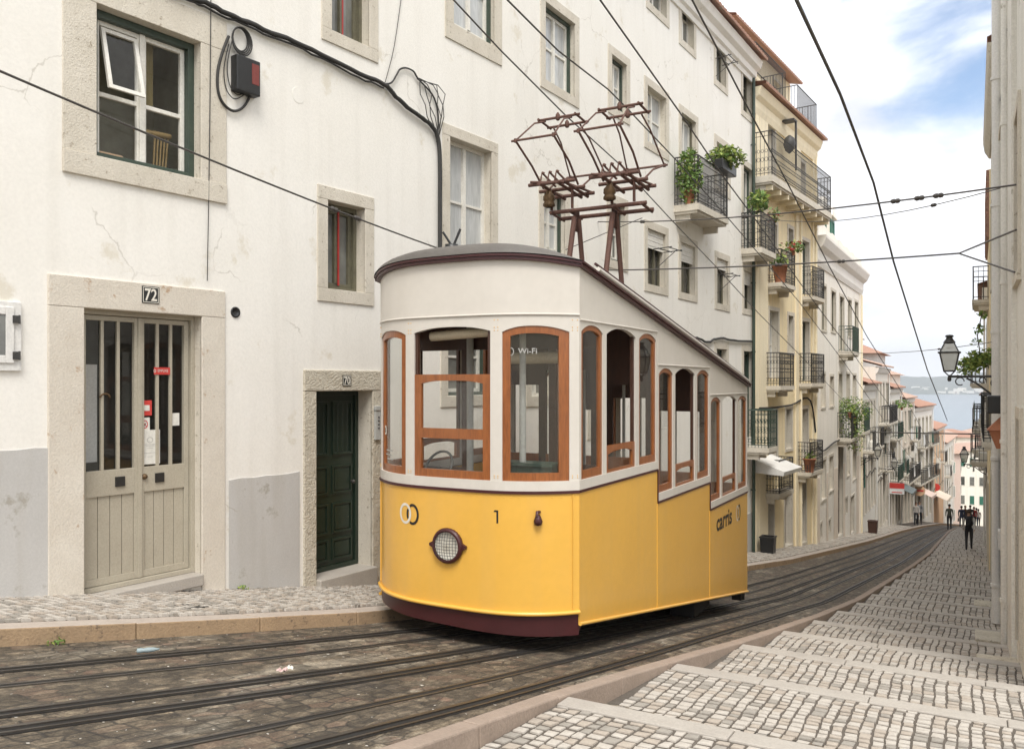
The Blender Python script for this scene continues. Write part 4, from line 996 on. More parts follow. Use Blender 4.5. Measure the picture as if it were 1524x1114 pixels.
c = MB(); n = 14
vs = [A1.pt(xm+.06+(i1-xm-.2)*i/n*.55, z, -.34+.02*(i % 2)) for z in (zc+.02, z1) for i in range(n+1)]; c.add(vs, [(i, i+1, n+2+i, n+1+i) for i in range(n)]); c.build('curtain', M_curt, hA)
c = MB()
for k in range(5): c.tube([A1.pt(xm+.28+.035*k, z0+.02, -.42), A1.pt(xm+.33+.04*k, z0+.55, -.46)], .011, 6)
c.tube([A1.pt(xm+.08, z0+.50, -.44), A1.pt(xm+.5, z0+.52, -.44)], .03, 6); t = c.build('chair', M_cane, loc=A1.pt(xm+.3, z0, -.45)); tag(t, 'yellow cane chair back seen behind the right pane of the big casement window', 'chair')
c = MB(); c.box(fr, i0+.05, xm-.1, -.6, -.35, z0-.02, z0+.16); t = c.build('box', M_orange_wall, loc=A1.pt(i0, z0, -.5), bevel=.01); tag(t, 'orange box standing inside the lower left pane of the big casement window', 'box')
# other windows of the near part
wpx(A1, 493, 548.8, -120, 45, style='olive', outer='olive', sw=.17, pane=M_grey_pane, lights=2, bar=0, rev=.18, bev=BV)
wpx(A1, 674.5, 735.5, -115, 36, style='white', outer='green', sw=.20, pane=M_curtain_pane, bev=BV, rev=.12, sill=.26)
wpx(A1, 487, 542.3, 297.3, 429, style='olive', outer='olive', sw=.17, pane=M_grey_pane, lights=2, bar=0, rev=.2, bev=BV)
wpx(A1, 669, 731, 203, 385, style='white', sw=.17, pane=M_curtain_pane, bev=BV, rev=.14)
wpx(A1, 666, 727, 470, 588.7, style='white', sw=.17, pane=M_grey_pane, bev=BV, rev=.14, outer='green')
for x in (493, 487):
    yt, yb = ((-120, 45) if x == 493 else (297.3, 429)); a, b, z0_, z1_ = A1.rect(x, x+55, yt, yb); m_ = MB(); m_.box(fr, (a+b)/2+.01, (a+b)/2+.035, -.18, -.165, z0_+.08, z1_-.08); m_.build('red_strip', M_tm if 0 else M_red, hA)
# door 72
a0, a1, zb, zt = A1.rect(124, 299, 458, 889); A1.holes.append((a0, a1, zb-.12, zt, .2)); d = MB(); o0, o1 = -.20, -.15
bars(d, A1, a0, a1, zb, zt, -.21, -.11, .045)
lv = []
am = a0+(a1-a0)*.515
zm0, zm1 = A1.px(124, 745)[1], A1.px(124, 705)[1]       # lock rail
for x0, x1 in ((a0+.05, am), (am, a1-.05)):
    d.box(fr, x0, x0+.055, o0, o1, zb+.05, zt-.05); d.box(fr, x1-.055, x1, o0, o1, zb+.05, zt-.05)
    for q0, q1 in ((zb+.05, zb+.12), (zm0, zm1), (zt-.10, zt-.05)): d.box(fr, x0+.055, x1-.055, o0, o1, q0, q1)
    n = 4; ww = (x1-x0-.11)/n
    for k in range(n): d.box(fr, x0+.055+ww*k+.003, x0+.055+ww*(k+1)-.003, -.19, -.168, zb+.12, zm0)
    for k in (1, 2): 
        xx = x0+.055+(x1-x0-.11)*k/3; d.box(fr, xx-.016, xx+.016, -.185, -.155, zm1, zt-.1)
d.box(fr, am-.02, am+.025, -.155, -.135, zb+.05, zt-.05)
D72 = d.build('door', M_beige_door, hA, bevel=.003); D72['label'] = 'beige double door numbered 72 with barred glass'
g = MB()
for x0, x1 in ((a0+.1, am-.05), (am+.05, a1-.1)): g.add([A1.pt(x0, zm1-.01, -.182), A1.pt(x1, zm1-.01, -.182), A1.pt(x1, zt-.09, -.182), A1.pt(x0, zt-.09, -.182)], [(0, 1, 2, 3)])
g.build('pane', M_glass, D72)
for x in (a0+(am-a0)*.68, am+(a1-am)*.36):
    h = MB(); h.box(fr, x-.05, x+.05, -.15, -.135, (zm0+zm1)/2-.045, (zm0+zm1)/2+.055); h.build('handle', M_black, D72)
h = MB(); h.lathe(A1.pt(am+.055, (zm0+zm1)/2+.03, -.15), [(.03, 0), (.03, .012), (.022, .03), (.001, .035)], 12, ax=(A1.n.x, A1.n.y, 0)); h.build('knob', M_brass, D72)
h = MB(); x = a0+.3; zk = A1.px(160, 592)[1]; h.tube([A1.pt(x+.05*math.cos(q), zk+.04*math.sin(q), -.15) for q in [k*math.pi/8 for k in range(9)]], .01, 6); h.build('handle', M_brass, D72)
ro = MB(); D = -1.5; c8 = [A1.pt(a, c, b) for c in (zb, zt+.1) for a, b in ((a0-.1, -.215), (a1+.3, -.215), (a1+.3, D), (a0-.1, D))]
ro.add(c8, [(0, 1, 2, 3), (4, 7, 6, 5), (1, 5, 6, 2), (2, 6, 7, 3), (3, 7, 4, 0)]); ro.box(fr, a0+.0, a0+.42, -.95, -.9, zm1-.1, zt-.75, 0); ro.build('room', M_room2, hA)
c = MB(); c.box(fr, a0+.02, a0+.46, -.62, -.6, zm1+.05, A1.px(124, 540)[1]); t = c.build('notice_board', M_grey_wall, loc=A1.pt(a0+.2, zm1, -.6)); tag(t, 'pale board standing behind the left glass of door 72', 'board')
def sticker(x0, x1, y0, y1, m, o=-.150, name='sticker', par=D72):
    p0 = A1.px(x0, y0); p1 = A1.px(x1, y1); s = MB(); s.box(fr, p0[0], p1[0], o, o+.003, A1.px(x0, y1)[1], p0[1]); return s.build(name, m, par), (p0[0]+p1[0])/2, (p0[1]+A1.px(x0, y1)[1])/2
def at72(x, y, px_, o): 
    a, z = A1.px(x, y); return lambda q, w_, oo=0: A1.pt(a+q, z+w_, o+oo)
s_, ax, az = sticker(241, 265, 546, 557, M_sticker_red, -.150)
l = MB(); add_text(l, 'EMPUXE', .042, lambda x, y: A1.pt(ax+x+.01, az+y-.012, -.1455), sx=.8); ring(l, lambda x, z, o=0: A1.pt(ax-.085+x, az+z, -.1455), 0, 0, .014, .018, .006, 0); l.build('lettering', M_paper, D72)
s_, ax, az = sticker(222, 240, 596, 619, M_sticker_red, -.178); l = MB(); ring(l, lambda x, z, o=0: A1.pt(ax+x, az+z, -.174), 0, .015, .052, .066, .018, 1); l.add([A1.pt(ax-.042, az-.03, -.1735), A1.pt(ax+.042, az-.03, -.1735), A1.pt(ax+.042, az+.03, -.1735), A1.pt(ax-.042, az+.03, -.1735)], [(0, 1, 2, 3)], 0)
l.build('sticker', [M_paper, M_sticker_red], D72)
s_, ax, az = sticker(222, 237, 622, 644, M_paper, -.178); l = MB(); fz = lambda x, z, o=0: A1.pt(ax+x, az+z, -.174+o); ring(l, fz, 0, .005, .036, .044, .009, 0); l.add([fz(-.028, .032), fz(-.02, .038), fz(.028, -.022), fz(.02, -.028)], [(3, 2, 1, 0)], 0); l.add([fz(-.02, -.02, .001), fz(-.012, -.02, .001), fz(.018, .02, .001), fz(.01, .02, .001)], [(0, 1, 2, 3)], 1)
for k in range(2): l.add([fz(-.03, -.058-.012*k), fz(.03, -.058-.012*k), fz(.03, -.064-.012*k), fz(-.03, -.064-.012*k)], [(0, 1, 2, 3)], 1)
l.build('no_entry_mark', [M_sticker_red, M_black], D72)
s_, ax, az = sticker(222, 252, 641, 693, M_paper, -.176, 'notice'); l = MB(); fz = lambda x, z, o=0: A1.pt(ax+x, az+z, -.172+o)
ring(l, fz, 0, .075, .035, .03, .006, 0)
for k, (h0, wd) in enumerate(((.03, .06), (.015, .05), (-.01, .035), (-.06, .07), (-.1, .03))): l.add([fz(-wd, h0), fz(wd, h0), fz(wd, h0-.004), fz(-wd, h0-.004)], [(0, 1, 2, 3)], 0)
l.build('lettering', M_faint, D72)
sticker(269, 281, 615, 634, M_paper, -.178)
st = MB(); st.box(fr, a0-.0, a1+.0, -.22, .06, zb-.13, zb-.003); st.build('doorstep', M_nose, hA, bevel=.012)
s = MB(); zg0 = A1.z0; tw = .30
s.box(fr, a0-.34, a0, -.02, .022, zg0, zt); s.box(fr, a1, a1+.30, -.02, .022, zg0, zt); s.box(fr, a0-.34, a1+.30, -.02, .024, zt+.001, zt+tw); s.build('surround', M_stone_door, D72, bevel=.008)
def number(F, u, v, txt, wd, par, o=.024):
    a, z = F.px(u, v); n = MB(); n.box(F.fr(), a-wd/2, a+wd/2, o, o+.008, z-wd*.46, z+wd*.46)
    p = n.build('number_plate', M_black, par); n = MB(); add_text(n, txt, wd*.92, lambda x, y: F.pt(a+x, z+y-wd*.31, o+.0095), bold=.003, sx=.82)
    bars(n, F, a-wd/2+.008, a+wd/2-.008, z-wd*.46+.008, z+wd*.46-.008, o+.006, o+.0085, .006); n.build('digits', M_markw, p)
number(A1, 222, 439, '72', .19, hA)
# door 70
b0, b1, zb7, zt7 = A1.rect(469.5, 553, 582, 862); A1.holes.append((b0, b1, zb7-.1, zt7, .30)); d = MB(); fr = A1.fr()
bars(d, A1, b0, b1, zb7, zt7, -.32, -.25, .06); W_ = b1-b0-.12; c0 = b0+.06
d.box(fr, c0, c0+W_, -.31, -.285, zb7+.06, zt7-.06)
def panel(x0, x1, z0, z1): bars(d, A1, c0+W_*x0, c0+W_*x1, zb7+(zt7-zb7)*z0, zb7+(zt7-zb7)*z1, -.285, -.262, .028); d.box(fr, c0+W_*x0+.05, c0+W_*x1-.05, -.285, -.272, zb7+(zt7-zb7)*z0+.05, zb7+(zt7-zb7)*z1-.05)
for x0, x1 in ((.05, .46), (.54, .95)):
    panel(x0, x1, .05, .17); panel(x0, x1, .20, .37); panel(x0, x1, .42, .58)
    bars(d, A1, c0+W_*x0, c0+W_*x1, zb7+(zt7-zb7)*.64, zb7+(zt7-zb7)*.94, -.285, -.255, .03)
    for k in range(1, 4): xx = c0+W_*(x0+(x1-x0)*k/4); d.tube([A1.pt(xx, zb7+(zt7-zb7)*.65, -.262), A1.pt(xx, zb7+(zt7-zb7)*.93, -.262)], .008, 5)
M_gd = mat('peeling_green_door_paint', (.013, .025, .016), .3, (.022, .036, .024), 5, .7, 50, .15, spots=(.30, .29, .24), spotscale=6, spotthr=.665)
D70 = d.build('door', M_gd, hA, bevel=.003); D70['label'] = 'peeling dark green panelled door numbered 70'
h = MB(); h.lathe(A1.pt(c0+W_*.93, zb7+(zt7-zb7)*.48, -.262), [(.02, 0), (.016, .03), (.03, .045), (.001, .06)], 10, ax=(A1.n.x, A1.n.y, 0)); h.build('knob', M_iron, D70)
s = MB(); s.box(fr, b0-.20, b0, -.03, .025, zg0, zt7); s.box(fr, b1, b1+.22, -.03, .025, zg0, zt7); s.box(fr, b0-.20, b1+.22, -.03, .03, zt7+.001, zt7+.27); s.build('surround', M_stone_old, D70, bevel=.012)
st = MB(); st.box(fr, b0-.0, b1+.02, -.32, .10, zb7-.25, zb7-.003); st.build('doorstep', M_nose, hA, bevel=.012)
number(A1, 513.5, 566, '70', .15, hA, .032)
a, z = A1.px(559, 630); q = MB(); q.box(fr, a-.055, a+.055, .0, .06, z-.22, z+.22); q.box(fr, a-.065, a+.065, .0, .07, z+.18, z+.24); pb = q.build('intercom', M_tgrey, hA, bevel=.006)
q = MB()
for k in range(4): q.lathe(A1.pt(a, z+.09-.05*k, .06), [(.014, 0), (.012, .008), (.001, .009)], 8, ax=(A1.n.x, A1.n.y, 0))
q.build('button', M_black, pb)
# meter cabinet at the left edge, vent hole, round scar on the plaster
a, z = A1.px(30, 450); a_, zlo = A1.px(30, 552); q = MB(); q.box(fr, a-.62, a, -.0, .03, zlo, z); bars(q, A1, a-.58, a-.07, zlo+.07, z-.05, .03, .045, .07); mc = q.build('meter_cabinet', M_grey_wall, hA, bevel=.005)
q = MB(); q.add([A1.pt(a-.51, zlo+.14, .034), A1.pt(a-.14, zlo+.14, .034), A1.pt(a-.14, z-.12, .034), A1.pt(a-.51, z-.12, .034)], [(0, 1, 2, 3)]); q.build('pane', M_grey_pane, mc)
for zz in (zlo+.14, z-.16): q = MB(); q.box(fr, a-.085, a-.03, .045, .058, zz-.035, zz+.035); q.tube([A1.pt(a-.03, zz-.04, .055), A1.pt(a-.03, zz+.04, .055)], .009, 6); q.build('hinge', M_iron, mc)
nA = (A1.n.x, A1.n.y, 0)
a, z = A1.px(350, 464.5); q = MB(); q.lathe(A1.pt(a, z, 0), [(.062, .0), (.062, .012), (.045, .012), (.04, .002), (.001, .001)], 16, ax=nA); q.build('vent', [M_black], hA)
a, z = A1.px(444, 142); q = MB(); q.lathe(A1.pt(a, z, 0), [(.10, .0), (.098, .003), (.001, .0031)], 18, ax=nA, smooth=False); q.build('plaster_patch', M_plaster, hA)
plinth(A1, [(A1.px(-420, 0)[0], A1.px(79, 0)[0])], A1.px(77, 665.5)[1], hA); 
ra = A1.px(340, 0)[0]; plinth(A1, [(ra, A1.px(445, 0)[0])], A1.px(339, 714)[1], hA)
plinth(A1, [(A1.px(567, 0)[0], A1.len)], A1.px(567, 745)[1], hA)
wA1 = A1.wall([M_plaster, M_stone], m_rev=1, rev=.18)
# far part of the same house
for xl, xr, yt, yb, k in (
    (811, 854.9, 2.7, 118.5, dict(style='white', outer='green', pane=M_curtain_pane)), (910, 932, 80.8, 158, dict(style='white', outer='green', pane=M_curtain_pane)),
    (963, 991, 126.6, 210, dict(style='white', pane=M_curtain_pane)), (1013.8, 1035, 167, 300, dict(style='white', outer='olive', pane=M_curtain_pane, sill=0)),
    (1066, 1084, 210, 276, dict(style='white', pane=M_curtain_pane)), (1106, 1119, 245, 372, dict(style='white', outer='green', pane=M_grey_pane, sill=0)),
    (966, 991.5, -70, 4, dict(style='white', pane=M_grey_pane)), (1014, 1032, -25, 58, dict(style='white', pane=M_grey_pane)), (1065.5, 1080, 20, 118.5, dict(style='olive', pane=M_grey_pane)), (1105.4, 1118, 78, 164, dict(style='olive', pane=M_dark_pane)),
    (963, 990, 339, 422, dict(style='olive', shutter=.33, pane=M_dark_pane, bar=0, lights=3)), (1013, 1034, 360, 434.5, dict(style='olive', shutter=.36, pane=M_dark_pane, bar=0)),
    (1066.6, 1083, 383, 450.7, dict(style='olive', shutter=.22, pane=M_dark_pane, bar=0)), (1107, 1119, 402, 458.7, dict(style='olive', shutter=.35, pane=M_dark_pane, bar=0)),
    (808.7, 841, 279, 372, dict(style='white', outer='green', pane=M_curtain_pane)), (908, 929, 300, 386, dict(style='white', outer='green', pane=M_grey_pane)),
    (1066, 1081, 518.5, 546, dict(style='green', pane=M_grey_pane)), (1106.5, 1119, 522, 652, dict(style='green', outer='green', pane=M_dark_pane, sill=0)),
    (820, 848, -150, -70, dict(style='white')), (905, 930, -110, -40, dict(style='white')), (790, 820, 500, 590, dict(style='white', pane=M_grey_pane)), (880, 900, 520, 640, dict(style='olive'))):
    wpx(A2, xl, xr, yt, yb, sw=k.pop('sw', .17), **k)
# balconies of the white house
a, z = A2.px(1003, 306); b, _ = A2.px(1050, 0); balcony(A2, a, b, z, .62, 1.15, M_iron, .16, .075, ornate=True)
ZBA = (a, b, z)
a, z = A2.px(1103, 370); b, _ = A2.px(1126, 0); balcony(A2, a, b, z, .6, 1.05, M_iron, .16, .085, ornate=True)
ZBB = (a, b, z)
a, z = A2.px(1104, 665); balcony(A2, a, A2.len-.02, z, .8, 1.1, M_green_iron, .14, .09, ornate=True)
plinth(A2, [(0, A2.len)], A2.px(1100, 760)[1]-.2, hA)
wA2 = A2.wall([M_plaster, M_stone], m_rev=1)
for F in (A1, A2):
    cornice(F, 0, F.len, ZA, [(.05, -.62), (.07, -.5), (.14, -.46), (.16, -.3), (.28, -.22), (.34, -.02)], hA, M_plaster)
    tile_roof(F, 0, F.len+(.05 if F is A2 else 0), ZA+.02, .48, 1.6, 3.5, hA)
wall_pipe(A2, A2.len-.12, -6, ZA-.5, .05, hA, M_green_paint)
# clothes drying arms on the lower windows
for x, y in ((985, 375), (1076, 412), (1073, 96)):
    a, z = A2.px(x, y); q = MB()
    for o in (.15, .4): q.tube([A2.pt(a-.6, z, o), A2.pt(a+.25, z+.02, o)], .012, 5)
    for da in (-.5, .1): q.tube([A2.pt(a+da, z, 0), A2.pt(a+da, z+.02, .45)], .012, 5)
    q.tube([A2.pt(a-.5, z-.5, 0), A2.pt(a-.1, z, .4)], .009, 5); q.build('drying_rack', M_iron, hA)

# ---- yellow house
hB = building('yellow_house', 'narrow yellow house with pale pilasters, a long iron balcony and a set-back attic', (26, -5.95), (33.2, -5.25))
Bf = Fac(hB, (26, -5.95), (33.2, -5.25), -10, 0); _, Bf.z1 = Bf.px(1132, 139); ZBt = Bf.z1; LB = Bf.len; fr = Bf.fr()
def bwin(xl, xr, yt, yb, **k): a0, a1, z0, z1 = Bf.rect(xl, xr, yt, yb); return window(Bf, a0, a1, z0, z1, **k)
for xl, xr, yt, yb, k in ((1139, 1153, 181, 258, dict(style='white', pane=M_curtain_pane)), (1186, 1198, 236, 300, dict(style='white', pane=M_curtain_pane)),
    (1147, 1156, 331, 404, dict(style='white', pane=M_dark_pane)), (1173, 1180, 339, 381, dict(style='green', pane=M_dark_pane, lights=1)), (1193, 1204, 356, 436, dict(style='white', outer='green', pane=M_curtain_pane)),
    (1145, 1158, 461, 562, dict(style='white', pane=M_curtain_pane)), (1173, 1180.5, 469, 524, dict(style='green', pane=M_grey_pane, lights=1)), (1193.5, 1204, 477, 566, dict(style='white', outer='green', pane=M_curtain_pane)),
    (1144, 1156, 612, 706, dict(style='white', pane=M_curtain_pane)), (1169.5, 1178, 609, 668, dict(style='green', pane=M_dark_pane)), (1189, 1202, 609, 693, dict(style='white', pane=M_grey_pane)),
    (1131, 1138, 700, 826, dict(style='brown', pane=M_door)), (1142, 1151, 736, 822, dict(style='green', pane=M_door)), (1168, 1178, 731, 814, dict(style='brown', pane=M_door)), (1188, 1199, 722, 811, dict(style='brown', pane=M_door))):
    bwin(xl, xr, yt, yb, sw=.13, sill=(.1 if yb > 700 or xr-xl < 9 else 0), rev=.2, **k)
for x0, x1 in ((1123, 1128), (1128.5, 1141), (1183, 1190), (1208, 1213)):
    a0, _ = Bf.px(x0, 0); a1, _ = Bf.px(x1, 0); q = MB(); q.box(fr, max(0, a0), min(a1, LB), -.02, .05, -10, ZBt-.55); q.build('pilaster', M_yellow_pil, hB)
Bf.wall([M_yellow_wall, M_stone], m_rev=1)
a, z = Bf.px(1123.5, 266); balcony(Bf, .05, LB-.05, z, .62, 1.35, M_iron, .2, .11, ornate=True)
for k in range(9): q = MB(); x = .2+k*(LB-.5)/8; q.box(fr, x, x+.12, 0, .55, z-.42, z-.27); q.build('corbel', M_yellow_pil, hB)
bals = []
for xl, xr, y in ((1140, 1162, 421), (1189, 1207, 441), (1138, 1160, 574), (1187, 1207, 570), (1137, 1159, 733), (1185, 1205, 702)):
    a, z = Bf.px(xl, y); b, _ = Bf.px(xr, 0); bals.append((a, b, z)); balcony(Bf, a, b, z, .5, 1.05, M_iron, .13, .09, ornate=True)
cornice(Bf, 0, LB, ZBt, [(.05, -.8), (.1, -.62), (.1, -.4), (.22, -.3), (.3, -.05)], hB, M_yellow_pil)
tile_roof(Bf, 0, LB+.1, ZBt, .45, .25, 1.5, hB)
wall_pipe(Bf, 7.05, -7.5, ZBt-.5, .05, hB, M_yellow_pil); wall_pipe(Bf, 5.05, -7, ZBt-2.8, .045, hB, M_yellow_pil)
# attic
BA = Fac(hB, (26.2, -6.85), (33.2, -6.15), ZBt-.2, ZBt+2.3); window(BA, 1.2, 2.1, ZBt+.3, ZBt+1.9, sw=.1); window(BA, 4.9, 5.8, ZBt+.3, ZBt+1.9, sw=.1)
BA.wall([M_yellow_pil, M_stone], depth=4); tile_roof(BA, -.1, BA.len+.2, ZBt+2.3, .42, .9, 3, hB)
for a0, a1 in ((.1, 3.2), (4.6, LB-.1)):
    q = MB(); q.box(fr, a0, a1, -.75, .12, ZBt+.10, ZBt+.22); s_ = q.build('terrace', M_yellow_pil, hB); r = MB()
    pth = [(a0, -.75), (a0, .08), (a1, .08), (a1, -.75)]
    for zz in (ZBt+1.35, ZBt+.45): r.tube([Bf.pt(x, zz, o) for x, o in pth], .018, 5)
    for (x0, y0), (x1, y1) in zip(pth, pth[1:]):
        n = int(math.hypot(x1-x0, y1-y0)/.1)
        for k in range(n+1): r.tube([Bf.pt(x0+(x1-x0)*k/n, ZBt+.35, y0+(y1-y0)*k/n), Bf.pt(x0+(x1-x0)*k/n, ZBt+1.35, y0+(y1-y0)*k/n)], .009, 4)
    r.build('railing', M_iron, s_)
a, z = Bf.px(1160, 205); q = MB(); q.box(fr, a-.06, a+.3, 0, .5, z+.5, z+.56); q.box(fr, a+.22, a+.28, .44, .5, z-1.1, z+.5); q.lathe(Bf.pt(a+.1, z-.25, .3), [(.04, .3), (.16, .2), (.2, 0), (.13, -.2), (.03, -.3)], 10); q.build('awning_bracket', M_iron, hB)
# little canopy and white downpipes at its foot
a0, z = Bf.px(1122, 690); a1, _ = Bf.px(1148, 0); q = MB()
q.hexa([Bf.pt(.02, z-.25, 0), Bf.pt(a1, z-.25, 0), Bf.pt(a1, z-.3, .95), Bf.pt(.02, z-.3, .95), Bf.pt(.02, z+.18, 0), Bf.pt(a1, z+.18, 0), Bf.pt(a1, z-.18, .98), Bf.pt(.02, z-.18, .98)]); q.build('canopy', M_grey_wall, hB)

# ---- cream house with green dormers
hC = building('cream_house', 'long cream house with a white cornice and green dormer windows on its parapet', (33.2, -5.25), (46, -5.05))
Cf = Fac(hC, (33.2, -5.25), (46, -5.05), -12, 5.35); fr = Cf.fr(); LC = Cf.len
def cwin(xl, xr, yt, yb, **k): a0, a1, z0, z1 = Cf.rect(xl, xr, yt, yb); return window(Cf, a0, a1, z0, z1, **k)
for xl, xr, yt, yb in ((1222.5, 1229.5, 423, 490), (1237, 1243.5, 432, 492), (1249.5, 1256, 440, 520), (1262, 1267, 445, 500), (1272, 1277, 448, 503)):
    cwin(xl, xr, yt, yb, sw=.12, style='white', outer='olive', pane=M_far_pane, sill=.08)
for xl, xr, yt, yb in ((1222, 1228, 556, 606), (1235, 1240.5, 560, 604), (1248, 1253, 556, 648), (1260, 1264.5, 556, 604), (1269, 1274, 558, 640), (1222, 1229, 686, 745), (1234, 1240, 680, 731), (1260.5, 1264.5, 655, 708), (1269, 1274, 662, 714)):
    cwin(xl, xr, yt, yb, sw=.11, style='white', pane=rnd.choice((M_grey_pane, M_far_pane)), sill=.08)
for xl, xr, yt, yb in ((1247, 1254, 664, 800), (1266, 1271, 740, 795), (1258, 1261, 742, 765), (1220.5, 1223, 780, 800), (1233, 1236, 775, 793)):
    cwin(xl, xr, yt, yb, sw=.10, style='brown', pane=M_door, sill=0, lights=1)
a, zc_ = Cf.px(1218, 690)
q = MB(); q.box(fr, 0, LC, -.01, .012, -12, Cf.px(1250, 655)[1]); 
Cf.wall([M_cream_wall, M_stone], m_rev=1)
bl = []
for xl, xr, y, im in ((1248, 1258, 523, M_green_iron), (1246, 1256, 652, M_iron), (1267, 1276, 642, M_green_iron)):
    a, z = Cf.px(xl, y); b, _ = Cf.px(xr, 0); bl.append((a, b, z)); balcony(Cf, a, b, z, .6, 1.1, im, .14, .1)
cornice(Cf, -.05, LC+.1, 5.35, [(.05, -.9), (.12, -.7), (.12, -.35), (.3, -.2), (.42, .08), (.42, .18)], hC, M_plaster)
q = MB(); n = 24; vs = []
for i in range(n+1):
    x = LC*i/n; h = .55+.5*(max(0, 1-x/2.2)**2)+.1*math.cos(x*1.6)**2
    for o in (.05, -.2): vs += [Cf.pt(x, 5.55, o), Cf.pt(x, 5.55+h, o)]
q.add(vs, [(4*i, 4*i+4, 4*i+5, 4*i+1) for i in range(n)]+[(4*i+1, 4*i+5, 4*i+7, 4*i+3) for i in range(n)]+[(4*i+2, 4*i+3, 4*i+7, 4*i+6) for i in range(n)]+[(0, 1, 3, 2)])
q.build('parapet', M_cream_wall, hC)
for x in (Cf.px(1229.5, 0)[0], Cf.px(1243.5, 0)[0], Cf.px(1255, 0)[0]):
    q = MB(); z = 6.25; q.box(fr, x, x+1.3, -2.5, -.6, z-.4, z+1.3); q.hexa([Cf.pt(x-.12, z+1.3, -.45), Cf.pt(x+1.42, z+1.3, -.45), Cf.pt(x+1.42, z+1.3, -2.5), Cf.pt(x-.12, z+1.3, -2.5), Cf.pt(x+.5, z+1.85, -.5), Cf.pt(x+.8, z+1.85, -.5), Cf.pt(x+.8, z+1.85, -2.5), Cf.pt(x+.5, z+1.85, -2.5)]); dm_ = q.build('dormer', M_cream_wall, hC)
    q = MB(); bars(q, Cf, x+.15, x+1.15, z-.2, z+1.2, -.6, -.54, .1); q.box(fr, x+.6, x+.7, -.6, -.55, z-.1, z+1.1); wq = q.build('shutter', M_tgreen, dm_); q = MB(); q.box(fr, x+.25, x+1.05, -.6, -.58, z-.1, z+1.1); q.build('pane', M_tgreen, dm_)
tile_roof(Cf, 0, LC, 6.0, -.6, 2.2, 4, hC, M_tile2)
wall_pipe(Cf, LC-.35, -8, 4.4, .06, hC, M_yellow_pil)
q = MB(); q.box(fr, LC-.6, LC+.0, .0, .06, -12, 4.4); q.build('pilaster', M_cream_wall, hC)
plinth(Cf, [(0, LC)], Cf.px(1255, 690)[1], hC, M_peach_wall, 'plinth', .014)

# ---- the row of houses further down the slope
def row_house(name, label, p0, p1, ztop, wallm, cols, fh, roofm=M_tile, roof=True, ironm=M_iron, depth=8, seed=1, dark=.5, flip=False, balc=.5, ground=True, base=None):
    r = random.Random(seed); h = building(name, label, p0, p1, 'houses stepping down the far slope'); F = Fac(h, p0, p1, -30, ztop)
    if flip: F.flip()
    g0 = max(G(p0[0]), G(p1[0]))+KH; z = ztop-.7; k = 0
    while z-fh > g0-.8:
        for c in range(cols):
            a = F.len*(c+.5)/cols; w = min(.95, F.len/cols*.55); tall = r.random() < .55 or z-2*fh < g0
            low = z-2*fh <= g0-.8
            z1 = z-.25; z0 = z-fh+(.25 if tall else 1.0)
            if low: z0 = max(F.ground(a), z-fh-.3); tall = False
            st = r.choice(('white', 'white', 'green', 'olive')) if not low else r.choice(('brown', 'green', 'olive', 'white'))
            window(F, a-w/2, a+w/2, z0, z1, st, sw=.13, sill=0 if low else .1, pane=M_door if low else M_far_pane if r.random() < dark else r.choice((M_grey_pane, M_curtain_pane)), rev=.16)
            if tall and r.random() < balc: balcony(F, a-w/2-.28, a+w/2+.28, z0, .6, 1.0, ironm, .12, .14, brackets=False)
        z -= fh
    F.wall([wallm, M_stone], depth=depth, m_rev=1); cornice(F, 0, F.len, ztop, [(.04, -.4), (.12, -.3), (.2, -.05)], h, M_plaster)
    if roof: tile_roof(F, -.05, F.len+.1, ztop+.02, .35, 1.3, min(4, depth*.6), h, roofm)
    wall_pipe(F, F.len-.15, g0-1.5, ztop-.4, .045, h, M_grey_wall)
    for c in range(cols):          # louvred shutters folded back beside some windows
        if r.random() < .45 and not flip:
            a = F.len*(c+.5)/cols; w = min(.95, F.len/cols*.55); z1 = ztop-.95-fh*r.randrange(2); s_ = MB(); s_.box(F.fr(), a+w/2+.02, a+w/2+.3, .03, .07, z1-1.5, z1); s_.build('shutter', r.choice((M_tgreen, M_green_iron, M_olive)), h)
    for k_ in range(2):
        a = F.len*r.random()*.8+.5; z_ = g0+3.0+2.5*r.random(); s_ = MB(); s_.box(F.fr(), a, a+.55, .03, .32, z_, z_+.45); s_.build('air_conditioner', M_white_wood, h)
    cb = MB(); n_ = 9; cb.tube([F.pt(F.len*i/n_, g0+2.75+.12*math.sin(i*2.1+seed), .05) for i in range(n_+1)], .02, 5); cb.build('cable', M_cable, h)
    if base: plinth(F, [(0, F.len)], g0+1.0, h, base)
    return h, F
hD, Dfa = row_house('white_house', 'white house with tall narrow windows and a low orange tiled roof below the cream house', (46, -5.05), (52.5, -4.97), -.1, M_plaster, 5, 2.95, seed=4)
hD2, D2 = row_house('white_house', 'white corner house carrying a red and white shop sign, with a balcony of plants', (52.5, -4.97), (59, -4.85), .9, M_cream_wall, 4, 2.9, M_tile2, seed=8)
hE, Ef = row_house('white_house', 'white house with green balconies, its awning above the couple walking on the pavement', (59, -4.85), (66, -4.6), -.4, M_plaster, 4, 2.8, seed=12, ironm=M_green_iron, balc=.8)
hE2, E2 = row_house('peach_house', 'pale peach house with dark balconies near the brow of the hill', (66, -4.6), (73, -4.2), -1.2, M_peach_wall, 4, 2.8, M_tile2, seed=15, balc=.8)
hF, Ff = row_house('white_house', 'white house at the brow of the hill with laundry on its balconies', (73, -4.2), (82, -3.2), -2.0, M_plaster, 5, 2.8, seed=19, balc=.8)
hG, Gf = row_house('orange_house', 'orange house with a dark doorway beyond the brow of the hill', (82, -3.2), (92, -2.6), -4.2, M_orange_wall, 4, 2.8, seed=23)
